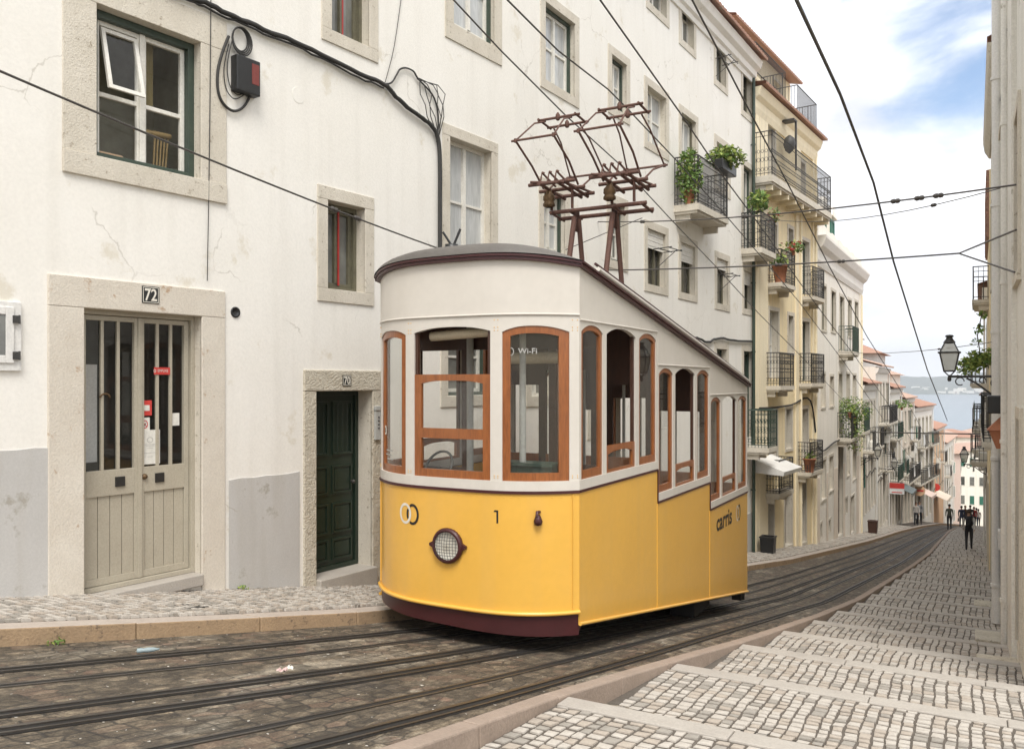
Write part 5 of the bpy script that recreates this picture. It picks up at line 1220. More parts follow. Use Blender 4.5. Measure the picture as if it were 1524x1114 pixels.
hG2, G2 = row_house('white_house', 'small white house furthest down on the side of the orange house', (92, -2.6), (104, -2.0), -6.0, M_plaster, 4, 2.8, M_tile2, seed=29)
# blocks standing behind that row
def block(name, label, P, Q, wP, wQ, zt, m, roofm=M_tile, hip=1.4, seed=1, lab2=None, nwin=3, group='buildings rising behind the street'):
    h = thing(name, label, 'building', (*W(P, Q), zt-8), group); f = lambda a, b, c: (*W(P+a, Q+b), c); q = MB(); q.box(f, 0, wP, 0, wQ, -38, zt); q.build('wall', m, h)
    if hip:
        r = MB(); e = .4; i = min(wP, wQ)*.45
        r.add([f(-e, -e, zt), f(wP+e, -e, zt), f(wP+e, wQ+e, zt), f(-e, wQ+e, zt), f(i, i, zt+hip), f(wP-i, i, zt+hip), f(wP-i, wQ-i, zt+hip), f(i, wQ-i, zt+hip)], [(0, 1, 5, 4), (1, 2, 6, 5), (2, 3, 7, 6), (3, 0, 4, 7), (4, 5, 6, 7), (3, 2, 1, 0)]); r.build('roof', roofm, h)
    n = nwin; rr = random.Random(seed)
    for k in range(n):
        for lv in range(3):
            b = wQ*(k+.5)/n; z = zt-1.0-lv*2.8; w = MB(); w.box(f, -.04, .05, b-.36, b+.36, z-1.4, z); ww = w.build('window', M_white_wood, h); w = MB(); w.box(f, -.06, .0, b-.28, b+.28, z-1.32, z-.08); w.build('pane', rr.choice((M_far_pane, M_grey_pane, M_tgreen)), ww)
    n2 = max(2, int(wP/2.4))
    for k in range(n2):
        for lv in range(2):
            a = wP*(k+.5)/n2; z = zt-1.0-lv*2.8; w = MB(); w.box(f, a-.4, a+.4, wQ-.05, wQ+.04, z-1.5, z); ww = w.build('window', M_white_wood, h); w = MB(); w.box(f, a-.32, a+.32, wQ, wQ+.06, z-1.42, z-.08); w.build('pane', rr.choice((M_far_pane, M_grey_pane)), ww)
    return h
block('white_house', 'tall white house with an orange hipped roof rising behind the low tiled one', 50, -12.5, 5, 6.3, 2.6, M_plaster, seed=3)
block('grey_house', 'grey gabled house with an orange roof standing behind the white corner house', 60, -12, 6, 6.4, 1.9, M_grey_wall, seed=5)
block('cream_house', 'cream house peeping over the row with a faded tiled roof', 72, -13, 8, 7.4, .6, M_cream_wall, M_tile2, seed=6)
hp = block('pink_house', 'pale pink house with an orange hipped roof closing the bottom of the street', 112, -4.8, 6, 3.4, -8.4, M_pink_wall, M_tile2, 1.3, seed=7, nwin=2)
block('white_building', 'large plain white building behind the pink house', 142, -4.6, 12, 10, -10.2, M_cream_wall, M_tile2, .9, seed=9, nwin=8)
rh = random.Random(31); k = 0
LOWN = ('pale pink', 'cream', 'white', 'peach', 'grey')
for i in range(48):
    P = 175+rh.random()*190; Q = -24+P*.03+rh.random()*52; m = rh.choice((M_plaster, M_cream_wall, M_pink_wall, M_peach_wall)); zt = -.058*P*.93-3.5*rh.random()
    block('town_house', 'house of the lower town by the river with a tiled roof', P, Q, 7+4*rh.random(), 5+5*rh.random(), zt, m, rh.choice((M_tile, M_tile2, M_tile2)), 1.2+rh.random(), seed=i, nwin=2, group='houses of the lower town by the river')

# ---- right-hand side of the street
hR = building('weathered_building', 'weathered pale building with tall pilasters and a drainpipe beside the stepped pavement', (9.4, .45), (20, .42))
R1 = Fac(hR, (9.4, .45), (20, .42), -7, 8.35).flip(); fr = R1.fr()
for a0, a1, z0, z1 in ((.9, 1.6, -2.9, -.4), (3.7, 4.7, -3.6, -1.0), (5.8, 6.6, -3.4, -1.2), (8.9, 9.9, -4.4, -1.8), (1.2, 2.0, 1.2, 3.0), (4.0, 5.0, 1.2, 3.4), (8.2, 9.2, 1.2, 3.4), (4.0, 5.0, 5.2, 7.4), (8.2, 9.2, 5.2, 7.4)):
    window(R1, a0, a1, z0, z1, 'green' if z0 < 0 else 'white', sw=.13, proud=.035, rev=.16, sill=.1 if z0 > 0 else 0, pane=M_far_pane, stone=M_stone)
for a0, a1, o in ((2.1, 3.3, .055), (5.0, 5.5, .04), (6.9, 7.5, .05)): q = MB(); q.box(fr, a0, a1, -.02, o, -7, 8.2); q.build('pilaster', M_dirty_wall, hR)
for a_, z_, w_, h_ in ((3.4, -1.6, .3, .42), (5.6, -2.6, .25, .3)): q = MB(); q.box(fr, a_, a_+w_, 0, .1, z_, z_+h_); q.build('meter_box', M_grey_wall, hR, bevel=.01)
q = MB(); q.tube([R1.pt(3.55, -1.2, .03), R1.pt(3.55, 4.6, .03), R1.pt(8, 4.7, .03)], .014, 5); q.tube([R1.pt(.2, 4.75, .03), R1.pt(4, 4.6, .04), R1.pt(10, 4.72, .03)], .018, 5); q.build('cable', M_cable, hR)
R1.wall([M_dirty_wall, M_stone], depth=7, m_rev=1)
for a0, z in ((4.0, 3.65), (8.2, 3.65), (8.2, 7.65), (4.0, 7.65)): q = MB(); q.box(fr, a0-.25, a0+1.25, 0, .11, z, z+.1); q.box(fr, a0-.18, a0+1.18, 0, .07, z-.1, z); q.build('window_hood', M_stone, hR)
wall_pipe(R1, 6.65, G(16)+.1, 8.2, .075, hR, M_grey_wall, .10); wall_pipe(R1, 3.45, G(13)+.1, 8.2, .05, hR, M_dirty_wall, .08)
for P_, w_ in ((11.2, .7), (13.55, 1.05), (19.0, .9)): q = MB(); a = P_-9.4; zg_ = zr(P_); q.box(fr, a-w_*.2, a+w_*.3, -.02, .42, zg_-.3, zg_+.07); q.build('doorstep', M_stone_old, hR, bevel=.015)
hR2 = building('weathered_building', 'grey weathered building with a crumbling cornice beyond the drainpipe', (20, .42), (28.5, .42))
R2 = Fac(hR2, (20, .44), (28.5, .44), -9, 7.1).flip()
for a in (1.2, 3.6, 6.2):
    for z0, z1 in ((-4.9-a*.12, -2.6), (-1.2, .9), (2.6, 4.8)): window(R2, a, a+.95, z0, z1, 'green', sw=.13, sill=.1, pane=M_far_pane, proud=.03)
    balcony(R2, a-.25, a+1.2, -1.3, .28, 1.0, M_iron, .12, .1, brackets=False)
R2.wall([M_grey_wall, M_stone], depth=7, m_rev=1); cornice(R2, 0, R2.len, 7.1, [(.05, -.5), (.16, -.3), (.2, -.05)], hR2, M_stone_old); tile_roof(R2, 0, R2.len, 7.1, .2, 1.2, 3, hR2)
hR3 = building('tile_clad_house', 'house whose upper wall is hung with terracotta tiles above peeling yellow plaster', (28.5, .42), (34, .44))
R3 = Fac(hR3, (28.5, .40), (34, .42), -10, 6.3).flip(); fr = R3.fr()
for a in (1.0, 3.3):
    for z0, z1 in ((-5.6, -3.2), (-1.5, .6)): window(R3, a, a+.9, z0, z1, 'brown', sw=.12, sill=.1, pane=M_far_pane, proud=.03)
R3.wall([M_yellow_wall, M_stone], depth=7, m_rev=1); q = MB()
n = 26
for k in range(n): q.box(fr, .02, R3.len-.02, .0, .06+.02*(k % 2), 4.3+2.0*k/n, 4.3+2.0*(k+1)/n-.01)
q.build('tile_hanging', M_tile, hR3)
a = 1.5; r = MB(); 
balcony(R3, .5, 3.4, 2.5, .45, 1.0, M_iron, .1, .14)
hR4, R4 = row_house('cream_house', 'cream house with dark green doors on the stepped pavement side', (34, .46), (45, .52), 3.4, M_cream_wall, 5, 3.0, seed=41, flip=True, dark=1, balc=.4)
hR5, R5 = row_house('white_house', 'white house with iron balconies on the stepped pavement side', (45, .52), (56, .62), 1.2, M_plaster, 5, 3.0, seed=43, flip=True, dark=1, balc=.6)
hR6, R6 = row_house('peach_house', 'peach house near the brow on the stepped pavement side', (56, .62), (67, .85), -.8, M_peach_wall, 5, 3.0, seed=45, flip=True, balc=.6)
hR7, R7 = row_house('cream_house', 'cream house at the brow on the stepped pavement side', (67, .85), (80, 1.5), -2.6, M_cream_wall, 5, 3.0, seed=47, flip=True, balc=.4)
hR8, R8 = row_house('white_house', 'white house past the brow on the stepped pavement side', (80, 1.5), (104, 3.6), -5.4, M_plaster, 7, 3.0, seed=49, flip=True, balc=.3)

# ------------------------------------------------------------------ cables on the white wall
def cable(name, label, cat, pts, r, m=M_cable, n=6, group=None, wob=0, seed=1, loc=None):
    rg_ = random.Random(seed); P = [Vector(p) for p in pts]; out = []
    for i in range(len(P)-1):            # catmull-rom
        p0, p1, p2, p3 = P[max(0, i-1)], P[i], P[i+1], P[min(len(P)-1, i+2)]
        for k in range(5):
            t = k/5; out.append(.5*((2*p1)+(p2-p0)*t+(2*p0-5*p1+4*p2-p3)*t*t+(3*p1-p0-3*p2+p3)*t**3)+Vector((0, 0, (rg_.random()-.5)*wob)))
    out.append(P[-1]); mb = MB(); mb.tube(out, r, n); o = mb.build(name, m, loc=tuple(P[0])); return tag(o, label, cat, group) if label else o
def apx(F, u, v, o=.03): a, z = F.px(u, v); return F.pt(a, z, o)
main = [(205, -40), (262, -8), (300, 5), (345, 27), (400, 50), (460, 75), (530, 110), (567, 126), (590, 150), (620, 174), (640, 190), (649, 212)]
cable('wall_cable', 'thick black cable bundle looping across the white wall above the window of door 70', 'cable', [apx(A1, u, v, .05) for u, v in main]+[apx(A1, 651, y, .05) for y in (250, 300, 350, 420)], .032, wob=.02)
cable('wall_cable', 'thinner black cable hanging just under the thick bundle', 'cable', [apx(A1, u, v+6, .045) for u, v in main[:8]], .014, wob=.03, seed=4)
cable('wall_cable', 'black cable hooping up from the bundle to the frayed wires', 'cable', [apx(A1, u, v) for u, v in ((567, 126), (580, 124), (588, 112), (593, 104), (602, 102), (613, 107), (620, 118), (640, 140), (648, 160), (650, 185), (648, 212))], .013)
tw = MB(); rg_ = random.Random(6)
for k in range(6):
    p = [apx(A1, 618+rg_.random()*6, 116+rg_.random()*6)]+[apx(A1, 616+k*6+rg_.random()*8+(y-125)*.2, y, .04+.06*rg_.random()) for y in (128, 142, 158, 175)]+[apx(A1, 646+rg_.random()*5, 205)]; tw.tube(p, .007, 5)
tag(tw.build('loose_wires', M_cable, loc=apx(A1, 630, 150)), 'frayed tangle of thin wires beside the upright cable', 'wires')
cable('wall_wire', 'hair thin wire hanging down the wall past the window of door 72', 'wire', [apx(A1, 312, -20, .025), apx(A1, 310, 200, .025), apx(A1, 306, 418, .03)], .005)
cable('wall_wire', 'hair thin wire slanting down to the cable bundle between two upper windows', 'wire', [apx(A1, 598, -20, .02), apx(A1, 585, 70, .02), apx(A1, 570, 126, .03)], .005)
cable('wall_cable', 'black cable wavering along the white wall above the downhill end of the tram', 'cable', [apx(A2, u, v, .05) for u, v in ((985, 497), (1010, 499), (1035, 503), (1052, 509), (1066, 503), (1090, 506), (1119, 508))], .03, wob=.03)
cable('wall_cable', 'black cable crossing the yellow house below its balconies and over the cream house', 'cable', [apx(Bf, u, v, .08) for u, v in ((1127, 607), (1150, 606), (1175, 602), (1203, 596))]+[apx(Cf, u, v, .08) for u, v in ((1216, 668), (1240, 657), (1262, 647), (1275, 640))], .03)
# junction box with its coil
a, z = A1.px(343, 83); a1_, _ = A1.px(378, 0); zl_ = A1.px(343, 136)[1]; q = MB(); q.box(A1.fr(), a, a1_, .0, .12, zl_, z)
jb = q.build('junction_box', M_black, bevel=.012, loc=A1.pt(a, zl_, 0)); tag(jb, 'black junction box with a red label on the white wall', 'junction box')
q = MB(); q.box(A1.fr(), a1_-.12, a1_-.02, .12, .123, zl_+.12, z-.05); q.build('label', mat('dull_red_label', (.22, .045, .035), .5), jb)
q = MB(); c0 = A1.px(355, 60); 
for k in range(4): q.tube([A1.pt(c0[0]+(.10+.012*k)*math.cos(t_), c0[1]-.01*k+(.13+.01*k)*math.sin(t_), .03+.012*k) for t_ in [2*math.pi*i/24 for i in range(24)]], .009, 6, closed=True)
tag(q.build('cable_coil', M_cable, loc=A1.pt(*c0)), 'small coil of black cable hung above the junction box', 'cable coil')
cable('wall_cable', 'black cable loop drooping round the junction box', 'cable', [apx(A1, u, v) for u, v in ((338, 55), (330, 75), (322, 105), (322, 135), (330, 155), (345, 166), (360, 160), (370, 143))], .016)
for k, (dx, dy) in enumerate(((6, -8), (11, -14))): cable('wall_wire', ('outer' if k == 0 else 'inner')+' thin wire drooping inside the cable loop by the junction box', 'wire', [apx(A1, u+dx, v+dy) for u, v in ((332, 75), (325, 110), (328, 140), (340, 156), (355, 150))], .006)

# ------------------------------------------------------------------ overhead wires
def wire(label, pts, r=.011, m=M_wire, beads=None, sag=0, name='overhead_wire', cat='wire'):
    P = [Vector(p) for p in pts]
    if len(P) == 2 and sag: P = [P[0]+(P[1]-P[0])*t-Vector((0, 0, sag*4*t*(1-t))) for t in [i/14 for i in range(15)]]
    mb = MB(); mb.tube(P, r, 5)
    for t in beads or []:
        i = min(int(t*(len(P)-1)), len(P)-2); f = t*(len(P)-1)-i; c = P[i].lerp(P[i+1], f); d = (P[i+1]-P[i]).normalized()
        mb.lathe(c-d*.07, [(.012, 0), (.03, .03), (.03, .06), (.015, .075), (.03, .09), (.03, .12), (.012, .14)], 8, ax=d)
    return tag(mb.build(name, m, loc=tuple(P[0])), label, cat, 'overhead wires above the street')
def trolley(label, Q, pix, tailP, h, r=.010):
    p = [on_Q(u, v, Q) for u, v in pix]; P0 = PQ(p[-1][0], p[-1][1])[0]; z0 = p[-1][2]; d0 = z0-G(P0)
    for k in range(1, 7):
        P = P0+(tailP-P0)*k/6; p.append((*W(P, Q+(rc(P)-rc(P0))*.5), G(P)+d0+(h-d0)*k/6))
    return wire(label, p, r)
trolley('contact wire touching the collector nearer the white wall', -5.03, [(560, -105), (675, 0), (745, 75), (800, 130), (842, 172), (925, 247), (1000, 328), (1064, 395), (1128, 465)], 70, 4.6)
trolley('contact wire touching the collector nearer the empty track', -4.13, [(640, -110), (755, 0), (830, 75), (905, 133), (932, 160), (1005, 237), (1078, 318), (1140, 390), (1190, 450)], 70, 4.6)
trolley('contact wire over the empty track, on the tram side', -3.3, [(810, -130), (893, 0), (1010, 165), (1075, 261), (1140, 348), (1190, 420)], 70, 4.6)
trolley('contact wire over the empty track, on the stepped pavement side', -2.35, [(945, -140), (1030, 0), (1123, 180), (1177, 282), (1233, 394), (1290, 500)], 72, 4.6)
wire('thick dark cable slanting across the open sky to the brow of the hill', [on_Q(u, v, -1.25) for u, v in ((1120, -160), (1185, 0), (1250, 140), (1300, 272), (1330, 390), (1355, 470), (1380, 550), (1410, 626))], .017)
def rp(u, v, Q=.40): return on_Q(u, v, Q)
wire('span wire with insulators crossing from the white house high over the street', [apx(A2, 890, 330, 0), rp(1512, 275)], .011, beads=(.18, .5, .82, .86, .89), sag=.12)
wire('second span wire sagging just below the beaded one', [apx(A2, 1108, 318, 0), rp(1500, 277)], .008, beads=(.85,), sag=.35)
e = Vector(apx(A2, 905, 402, 0)); t1, t2 = Vector(rp(1512, 342)), Vector(rp(1510, 405)); mid = Vector(ray(1427, 377, 13.2))
wire('span wire from the white house to the fork of two stays', [e, mid], .014, beads=(.55, .72), sag=.05)
wire('upper stay from the fork to the weathered wall', [mid, t1], .012); wire('lower stay from the fork to the weathered wall', [mid, t2], .012)
wire('dark span wire low across the far street below the lanterns', [Cf.pt(LC-.2, Cf.px(1279, 643)[1], 0), rp(1470, 646, .44)], .028, beads=(.3, .62, .9))
wire('thin span wire level with the lantern on the weathered wall', [Cf.pt(5, Cf.px(1250, 525)[1], 0), rp(1476, 509, .44)], .010, sag=.15, beads=(.75, .8))
wire('span wire with two small insulators from the left edge to the wall behind the tram', [ray(-60, 80, 6.1), apx(A1, 700, 386, 0)], .011, beads=(.56, .62), sag=.06)
wire('thin stay reaching from the tram gantry side up to the beaded span wire', [apx(A2, 838, 372, .05), Vector(apx(A2, 890, 330, 0)).lerp(Vector(rp(1512, 275)), .18)], .008)

# ------------------------------------------------------------------ lanterns
M_lampgl = glass('lantern_glass', (.80, .80, .76), .12, .45)
def lantern(label, pos, aim, group='iron wall lanterns'):
    """six-sided lantern on a scrolled bracket; wall at +x of the lamp at distance aim"""
    t = thing('wall_lantern', label, 'lantern', (0, 0, 0), group); L_ = aim
    b = MB(); b.tube([(0, 0, 0), (L_, 0, 0)], .022, 6); b.box(XYZ, L_-.03, L_, -.05, .05, -.45, .12)
    b.tube([(L_-.03, 0, -.4), (L_*.75, 0, -.30), (L_*.5, 0, -.12), (L_*.32, 0, -.03)], .018, 6)
    for cx_, cz_, rr in ((.17, -.09, .07), (L_*.62, -.07, .05), (L_-.13, -.12, .07)): b.tube([(cx_+rr*math.cos(q), 0, cz_+rr*math.sin(q)) for q in [k*math.pi/7 for k in range(13)]], .011, 5)
    b.build('bracket', M_iron, t)
    f = MB(); f.lathe((0, 0, -.06), [(.02, -.03), (.035, 0), (.03, .05), (.015, .09)], 8)
    z0, z1, z2 = .10, .44, .62; r0, r1, r2 = .105, .185, .09; n = 4
    c = lambda r, z, k: (r*math.cos(math.pi/4+k*math.pi/2)*1.2, r*math.sin(math.pi/4+k*math.pi/2)*1.2, z)
    for k in range(n):
        f.tube([c(r0, z0, k), c(r1, z1, k)], .013, 5); f.tube([c(r1, z1, k), c(r2, z2, k)], .012, 5); f.tube([(0, 0, 0), c(r0, z0, k)], .011, 5)
        for r_, z_ in ((r0, z0), (r1*1.12, z1), (r2, z2)): f.tube([c(r_, z_, k), c(r_, z_, k+1)], .016, 5)
    f.lathe((0, 0, z2), [(r2*1.2, 0), (.06, .07), (.05, .1), (.075, .11), (.06, .14), (.001, .15)], 10); f.build('lantern_frame', M_iron, t)
    g = MB()
    for k in range(n): g.add([c(r0, z0, k), c(r0, z0, k+1), c(r1, z1, k+1), c(r1, z1, k)], [(0, 1, 2, 3)]); g.add([c(r1, z1, k), c(r1, z1, k+1), c(r2, z2, k+1), c(r2, z2, k)], [(0, 1, 2, 3)])
    g.build('lantern_glass', M_lampgl, t); t.location = pos; t.rotation_euler = (0, 0, -A); return t
l1 = lantern('green grey iron lantern on a scrolled bracket standing out from the weathered wall', ray(1413, 560, 15.4), .86)
def place(o, label, pos, rz): c = copy_tree(o); c.location = pos; c.rotation_euler = (0, 0, rz); c['label'] = label; return c
p = Vector(Cf.pt(LC-.5, Cf.px(1278, 681)[1], .0)); q_ = Vector((Cf.n.x, Cf.n.y, 0))
place(l1, 'iron lantern on the corner of the cream house above the brown bin', p+q_*.86, math.pi-A)
p = Vector(D2.pt(1.5, D2.px(1322, 686)[1], 0)); place(l1, 'iron lantern further down, above the red and white shop sign', p+q_*.86, math.pi-A)
p = Vector(R4.pt(7, G(41)+3.7, 0)); place(l1, 'small far lantern on the stepped pavement side near the cream house', p-q_*.86, -A)
lb = thing('wall_lamp', 'dark lamp box over a terracotta lantern between two pilasters of the weathered wall', 'wall lamp', R1.pt(5.25, -.3, 0)); q = MB(); q.box(R1.fr(), 5.05, 5.45, 0, .26, -.47, -.2); q.build('lamp_box', M_black, lb, bevel=.02)
q = MB(); q.hexa([R1.pt(a, z, o) for z, a0, a1, o1 in ((-1.0, 5.15, 5.35, .14), (-.72, 5.08, 5.42, .24)) for a, o in ((a0, 0), (a1, 0), (a1, o1), (a0, o1))]); q.hexa([R1.pt(a, z, o) for z, a0, a1, o1 in ((-.72, 5.05, 5.45, .26), (-.5, 5.2, 5.3, .06)) for a, o in ((a0, 0), (a1, 0), (a1, o1), (a0, o1))]); q.build('lamp_body', M_pot, lb)

# ------------------------------------------------------------------ plants
def potted(label, c, r, h, mats=(0,), n=120, size=.07, pot=True, group='potted plants on the balconies', flower=False, sq=(1, 1, 1), trail=0, potm=M_pot, cat='plant'):
    t = thing('potted_plant', label, cat, tuple(c), group); c = Vector(c)
    if pot: p = MB(); p.lathe(c, [(.09*h/.3, 0), (.14*h/.3, h), (.155*h/.3, h), (.155*h/.3, h+.03), (.12*h/.3, h+.03)], 12); p.build('pot', potm, t)
    f = MB(); f.leaves(c+Vector((0, 0, h+r*.55*sq[2])), r, n, size, [0, 0, 1] if not flower else [0, 0, 1, 2], sq)
    if trail: f.leaves(c+Vector((0, 0, -trail*.3)), r*.8, n//2, size, [0, 1], (1, 1, trail/r))
    f.build('foliage', [M_leaf, M_leaf2, M_flower], t); return t
a, b, z = ZBA
potted('tall green climber in a terracotta pot at the uphill end of the planted balcony', A2.pt(a+.1, z, .35), .36, .3, n=1500, size=.05, sq=(.9, .9, 2.0))
f = MB(); f.box(A2.fr(), a+1.0, b-.15, .66, .88, z+1.0, z+1.26); tb = thing('planter', 'black trough of spiky yellow green plants hung outside the planted balcony', 'planter', A2.pt(b, z+1, .75)); f.build('trough', M_black, tb, bevel=.02)
f = MB(); f.leaves(A2.pt((a+1.0+b-.15)/2, z+1.40, .77), .38, 900, .06, [0, 1, 1], (1.4, .9, .8)); f.build('foliage', [M_leaf, M_leaf2], tb)
a, b, z = ZBB; potted('spiky green plant above the corner balcony of the white house', A2.pt(a+.15, z+1.05, .45), .34, .12, n=330, size=.075)
potted('small flowering plant at the downhill corner of the white house balcony', A2.pt(b, z+.95, .55), .25, .12, n=90, flower=True)
a, b, z = bals[0]; potted('dark bushy plant in a terracotta pot on the upper yellow house balcony', Bf.pt(a+.15, z, .4), .28, .5, n=140); potted('red geranium over the railing of the upper yellow house balcony', Bf.pt(b-.3, z+1.0, .5), .35, .14, n=150, flower=True, sq=(1.3, .8, .7))
a, b, z = bals[5]; potted('plant in a terracotta pot on the lowest yellow house balcony', Bf.pt(a+.2, z, .4), .2, .45, n=60)
a, b, z = bl[1]; potted('mass of trailing greenery spilling over the middle balcony of the cream house', Cf.pt((a+b)/2, z+.6, .5), .7, .25, n=1100, size=.055, sq=(1.3, .7, .9), trail=1.2); potted('dark pot plant at the uphill end of the middle balcony of the cream house', Cf.pt(a+.1, z+.9, .5), .3, .2, n=90)
a, z = D2.px(1330, 610); potted('green plants filling a balcony of the white corner house', D2.pt(a, z, .5), .5, .2, n=150, size=.1, sq=(1.4, .8, .7))
c = Vector((*W(21, .15), .42)); pl = thing('wall_plant', 'leafy green plant growing out of the weathered wall behind the lantern', 'plant', tuple(c)); f = MB()
for k in range(7): f.leaves(c+Vector((SY*(.1-.065*k), -SX*(.1-.065*k), .05*math.sin(k*2)-.006*k*k+.1)), .25, 130, .05, [0, 1, 1], (1, 1, .85))
for k in range(3): f.leaves(c+Vector((SY*(-.1+.06*k), -SX*(-.1+.06*k), .45+.3*k)), .12, 26, .06, [0, 1])
f.build('foliage', [M_leaf, M_leaf2], pl); f = MB()
f.tube([c+Vector((SY*.3, -SX*.3, 0)), c, c+Vector((-SY*.2, SX*.2, .05)), c+Vector((-SY*.4, SX*.4, -.1))], .018, 5); f.tube([c, c+Vector((-SY*.08, SX*.08, .6)), c+Vector((SY*.02, -SX*.02, 1.15))], .012, 5); f.build('stem', M_wooddark, pl)
for u, v, lb_ in ((131, 953, 'small green weed at the foot of the ochre kerb'), (375, 868, 'weed in the joint between the grey plinth and the pavement')):
    P_ = 4.05 if v > 900 else 6.9; Q_ = lc(P_)+.03 if v > 900 else lw(P_)+.06; z = G(P_)+(.0 if v > 900 else KH+.06); x, y = W(P_, Q_); f = MB(); f.leaves((x, y, z+.02), .055, 50, .018, [0, 0, 1], (1.5, 1.5, .6)); tag(f.build('weed', [M_leaf, M_leaf2], loc=(x, y, z)), lb_, 'weed')

# ------------------------------------------------------------------ bins, signs, awnings, laundry, litter
def bin_(label, P, Q, w, h, m, z=None):
    x, y = W(P, Q); t = thing('litter_bin', label, 'bin', (x, y, G(P)+KH)); f = lambda a, b, c: (*W(P+a, Q+b), G(P)+KH-.03+c); k = w/2
    q = MB(); q.hexa([f(a, b, c) for c, s in ((0, .9), (h, 1)) for a, b in ((-k*s, -k*s), (k*s, -k*s), (k*s, k*s), (-k*s, k*s))]); q.build('body', m, t, bevel=.015)
    q = MB(); q.box(f, -k-.02, k+.02, -k-.02, -k+.05, h, h+.04); q.box(f, -k-.02, k+.02, k-.05, k+.02, h, h+.04); q.box(f, -k-.02, -k+.05, -k+.05, k-.05, h, h+.04); q.box(f, k-.05, k+.02, -k+.05, k-.05, h, h+.04); q.build('rim', m, t, bevel=.01)
bin_('square black bin on the pavement behind the tram', 26.4, -5.55, .42, .55, M_black); bin_('brown wooden bin at the corner of the cream house', 46.7, -4.55, .45, .68, M_wooddark)
def sign(name, label, F, u, v, w, h, m, txt=None, cat='sign', disc=False, o=.55):
    a, z = F.px(u, v); t = thing(name, label, cat, F.pt(a, z, o)); d = Vector((F.d.x, F.d.y, 0)); nn = Vector((F.n.x, F.n.y, 0)); c = Vector(F.pt(a, z, o))
    q = MB()
    if disc: q.lathe(c-d*.04, [(.001, 0), (h, 0), (h, .08), (.001, .08)], 20, ax=d, smooth=False)
    else: q.box(lambda x, y, zz: tuple(c+nn*x+d*y+Vector((0, 0, zz))), -w/2, w/2, -.04, .04, -h/2, h/2)
    q.build('board', m, t, bevel=.01); q = MB(); q.tube([F.pt(a, z+h*.6, 0), F.pt(a, z+h*.6, o+.2)], .018, 5); q.build('bracket', M_iron, t); return t, c, nn, d
t, c, nn, d = sign('shop_sign', 'red and white shop sign hanging on the white corner house', D2, 1321, 726, .85, .7, M_cloth_w); q = MB(); q.box(lambda x, y, zz: tuple(c+nn*x+d*y+Vector((0, 0, zz))), -.43, .43, -.048, .048, .02, .36); q.box(lambda x, y, zz: tuple(c+nn*x+d*y+Vector((0, 0, zz))), -.3, .3, -.046, .046, -.26, -.2); q.build('stripe', M_sticker_red, t)
t, c, nn, d = sign('shop_sign', 'round orange shop sign hanging over the walking couple', Ef, 1357, 729, .9, .42, M_orange_wall, disc=True); q = MB(); q.box(lambda x, y, zz: tuple(c+nn*x+d*y+Vector((0, 0, zz))), -.3, .3, -.055, .055, -.07, .07); q.build('stripe', M_sticker_red, t)
t, c, nn, d = sign('shop_sign', 'red disc sign on the peach house by the brow', E2, 1383, 724, .9, .34, M_sticker_red, disc=True)
def awning(label, F, a0, a1, z, m, o=1.1):
    q = MB(); q.hexa([F.pt(a0, z-.03, .0), F.pt(a1, z-.03, .0), F.pt(a1, z-.53, o), F.pt(a0, z-.53, o), F.pt(a0, z, .0), F.pt(a1, z, .0), F.pt(a1, z-.5, o), F.pt(a0, z-.5, o)])
    n = int((a1-a0)/.2)
    for k in range(n): x0 = a0+(a1-a0)*k/n; x1 = a0+(a1-a0)*(k+1)/n; q.add([F.pt(x0, z-.53, o), F.pt(x1, z-.53, o), F.pt((x0+x1)/2+.07, z-.72, o), F.pt((x0+x1)/2-.07, z-.72, o)], [(0, 1, 2, 3)])
    tag(q.build('awning', m, loc=F.pt(a0, z, 0)), label, 'awning')
awning('dark green awning over a shop of the white house with green balconies', Ef, 3.5, 6.5, G(63)+2.9, M_green_paint); awning('faded red awning at the brow of the hill', Ff, 1.5, 4.0, G(75)+2.8, M_pink_wall); awning('faded orange awning in front of the orange house', Gf, 1, 5, G(84)+2.8, M_peach_wall)
rg_ = random.Random(12)
for F, nm in ((E2, 'peach house'), (Ff, 'white house at the brow'), (R5, 'white house on the stepped pavement side')):
    for k, (mm, cn) in enumerate(((M_cloth_w, 'white'), (M_grey_wall, 'grey'), (M_tgreen, 'green'), (M_black, 'black'))):
        a = F.len*(.15+.22*k); z = F.z1-2.2-2.8*(k % 2); q = MB(); vs = []
        for i in range(7):
            x = a+.7*i/6; o = .55+.04*math.sin(i*2.2+k); vs += [F.pt(x, z, .55), F.pt(x, z-.75-.1*rg_.random(), o)]
        q.add(vs, [(2*i, 2*i+2, 2*i+3, 2*i+1) for i in range(6)]); q.add([Vector(v)+Vector((F.n.x*.02, F.n.y*.02, 0)) for v in vs], [(2*i+1, 2*i+3, 2*i+2, 2*i) for i in range(6)])
        q.tube([F.pt(a-.1, z+.01, .55), F.pt(a+.8, z+.01, .55)], .01, 4); tag(q.build('laundry', mm, loc=F.pt(a, z, .5)), cn+' washing hung out on the '+nm, 'laundry', 'washing hung out to dry')
M_blue = mat('pale_blue_plastic', (.30, .37, .38), .5); M_pinkp = mat('crumpled_pink_paper', (.62, .45, .42), .7)
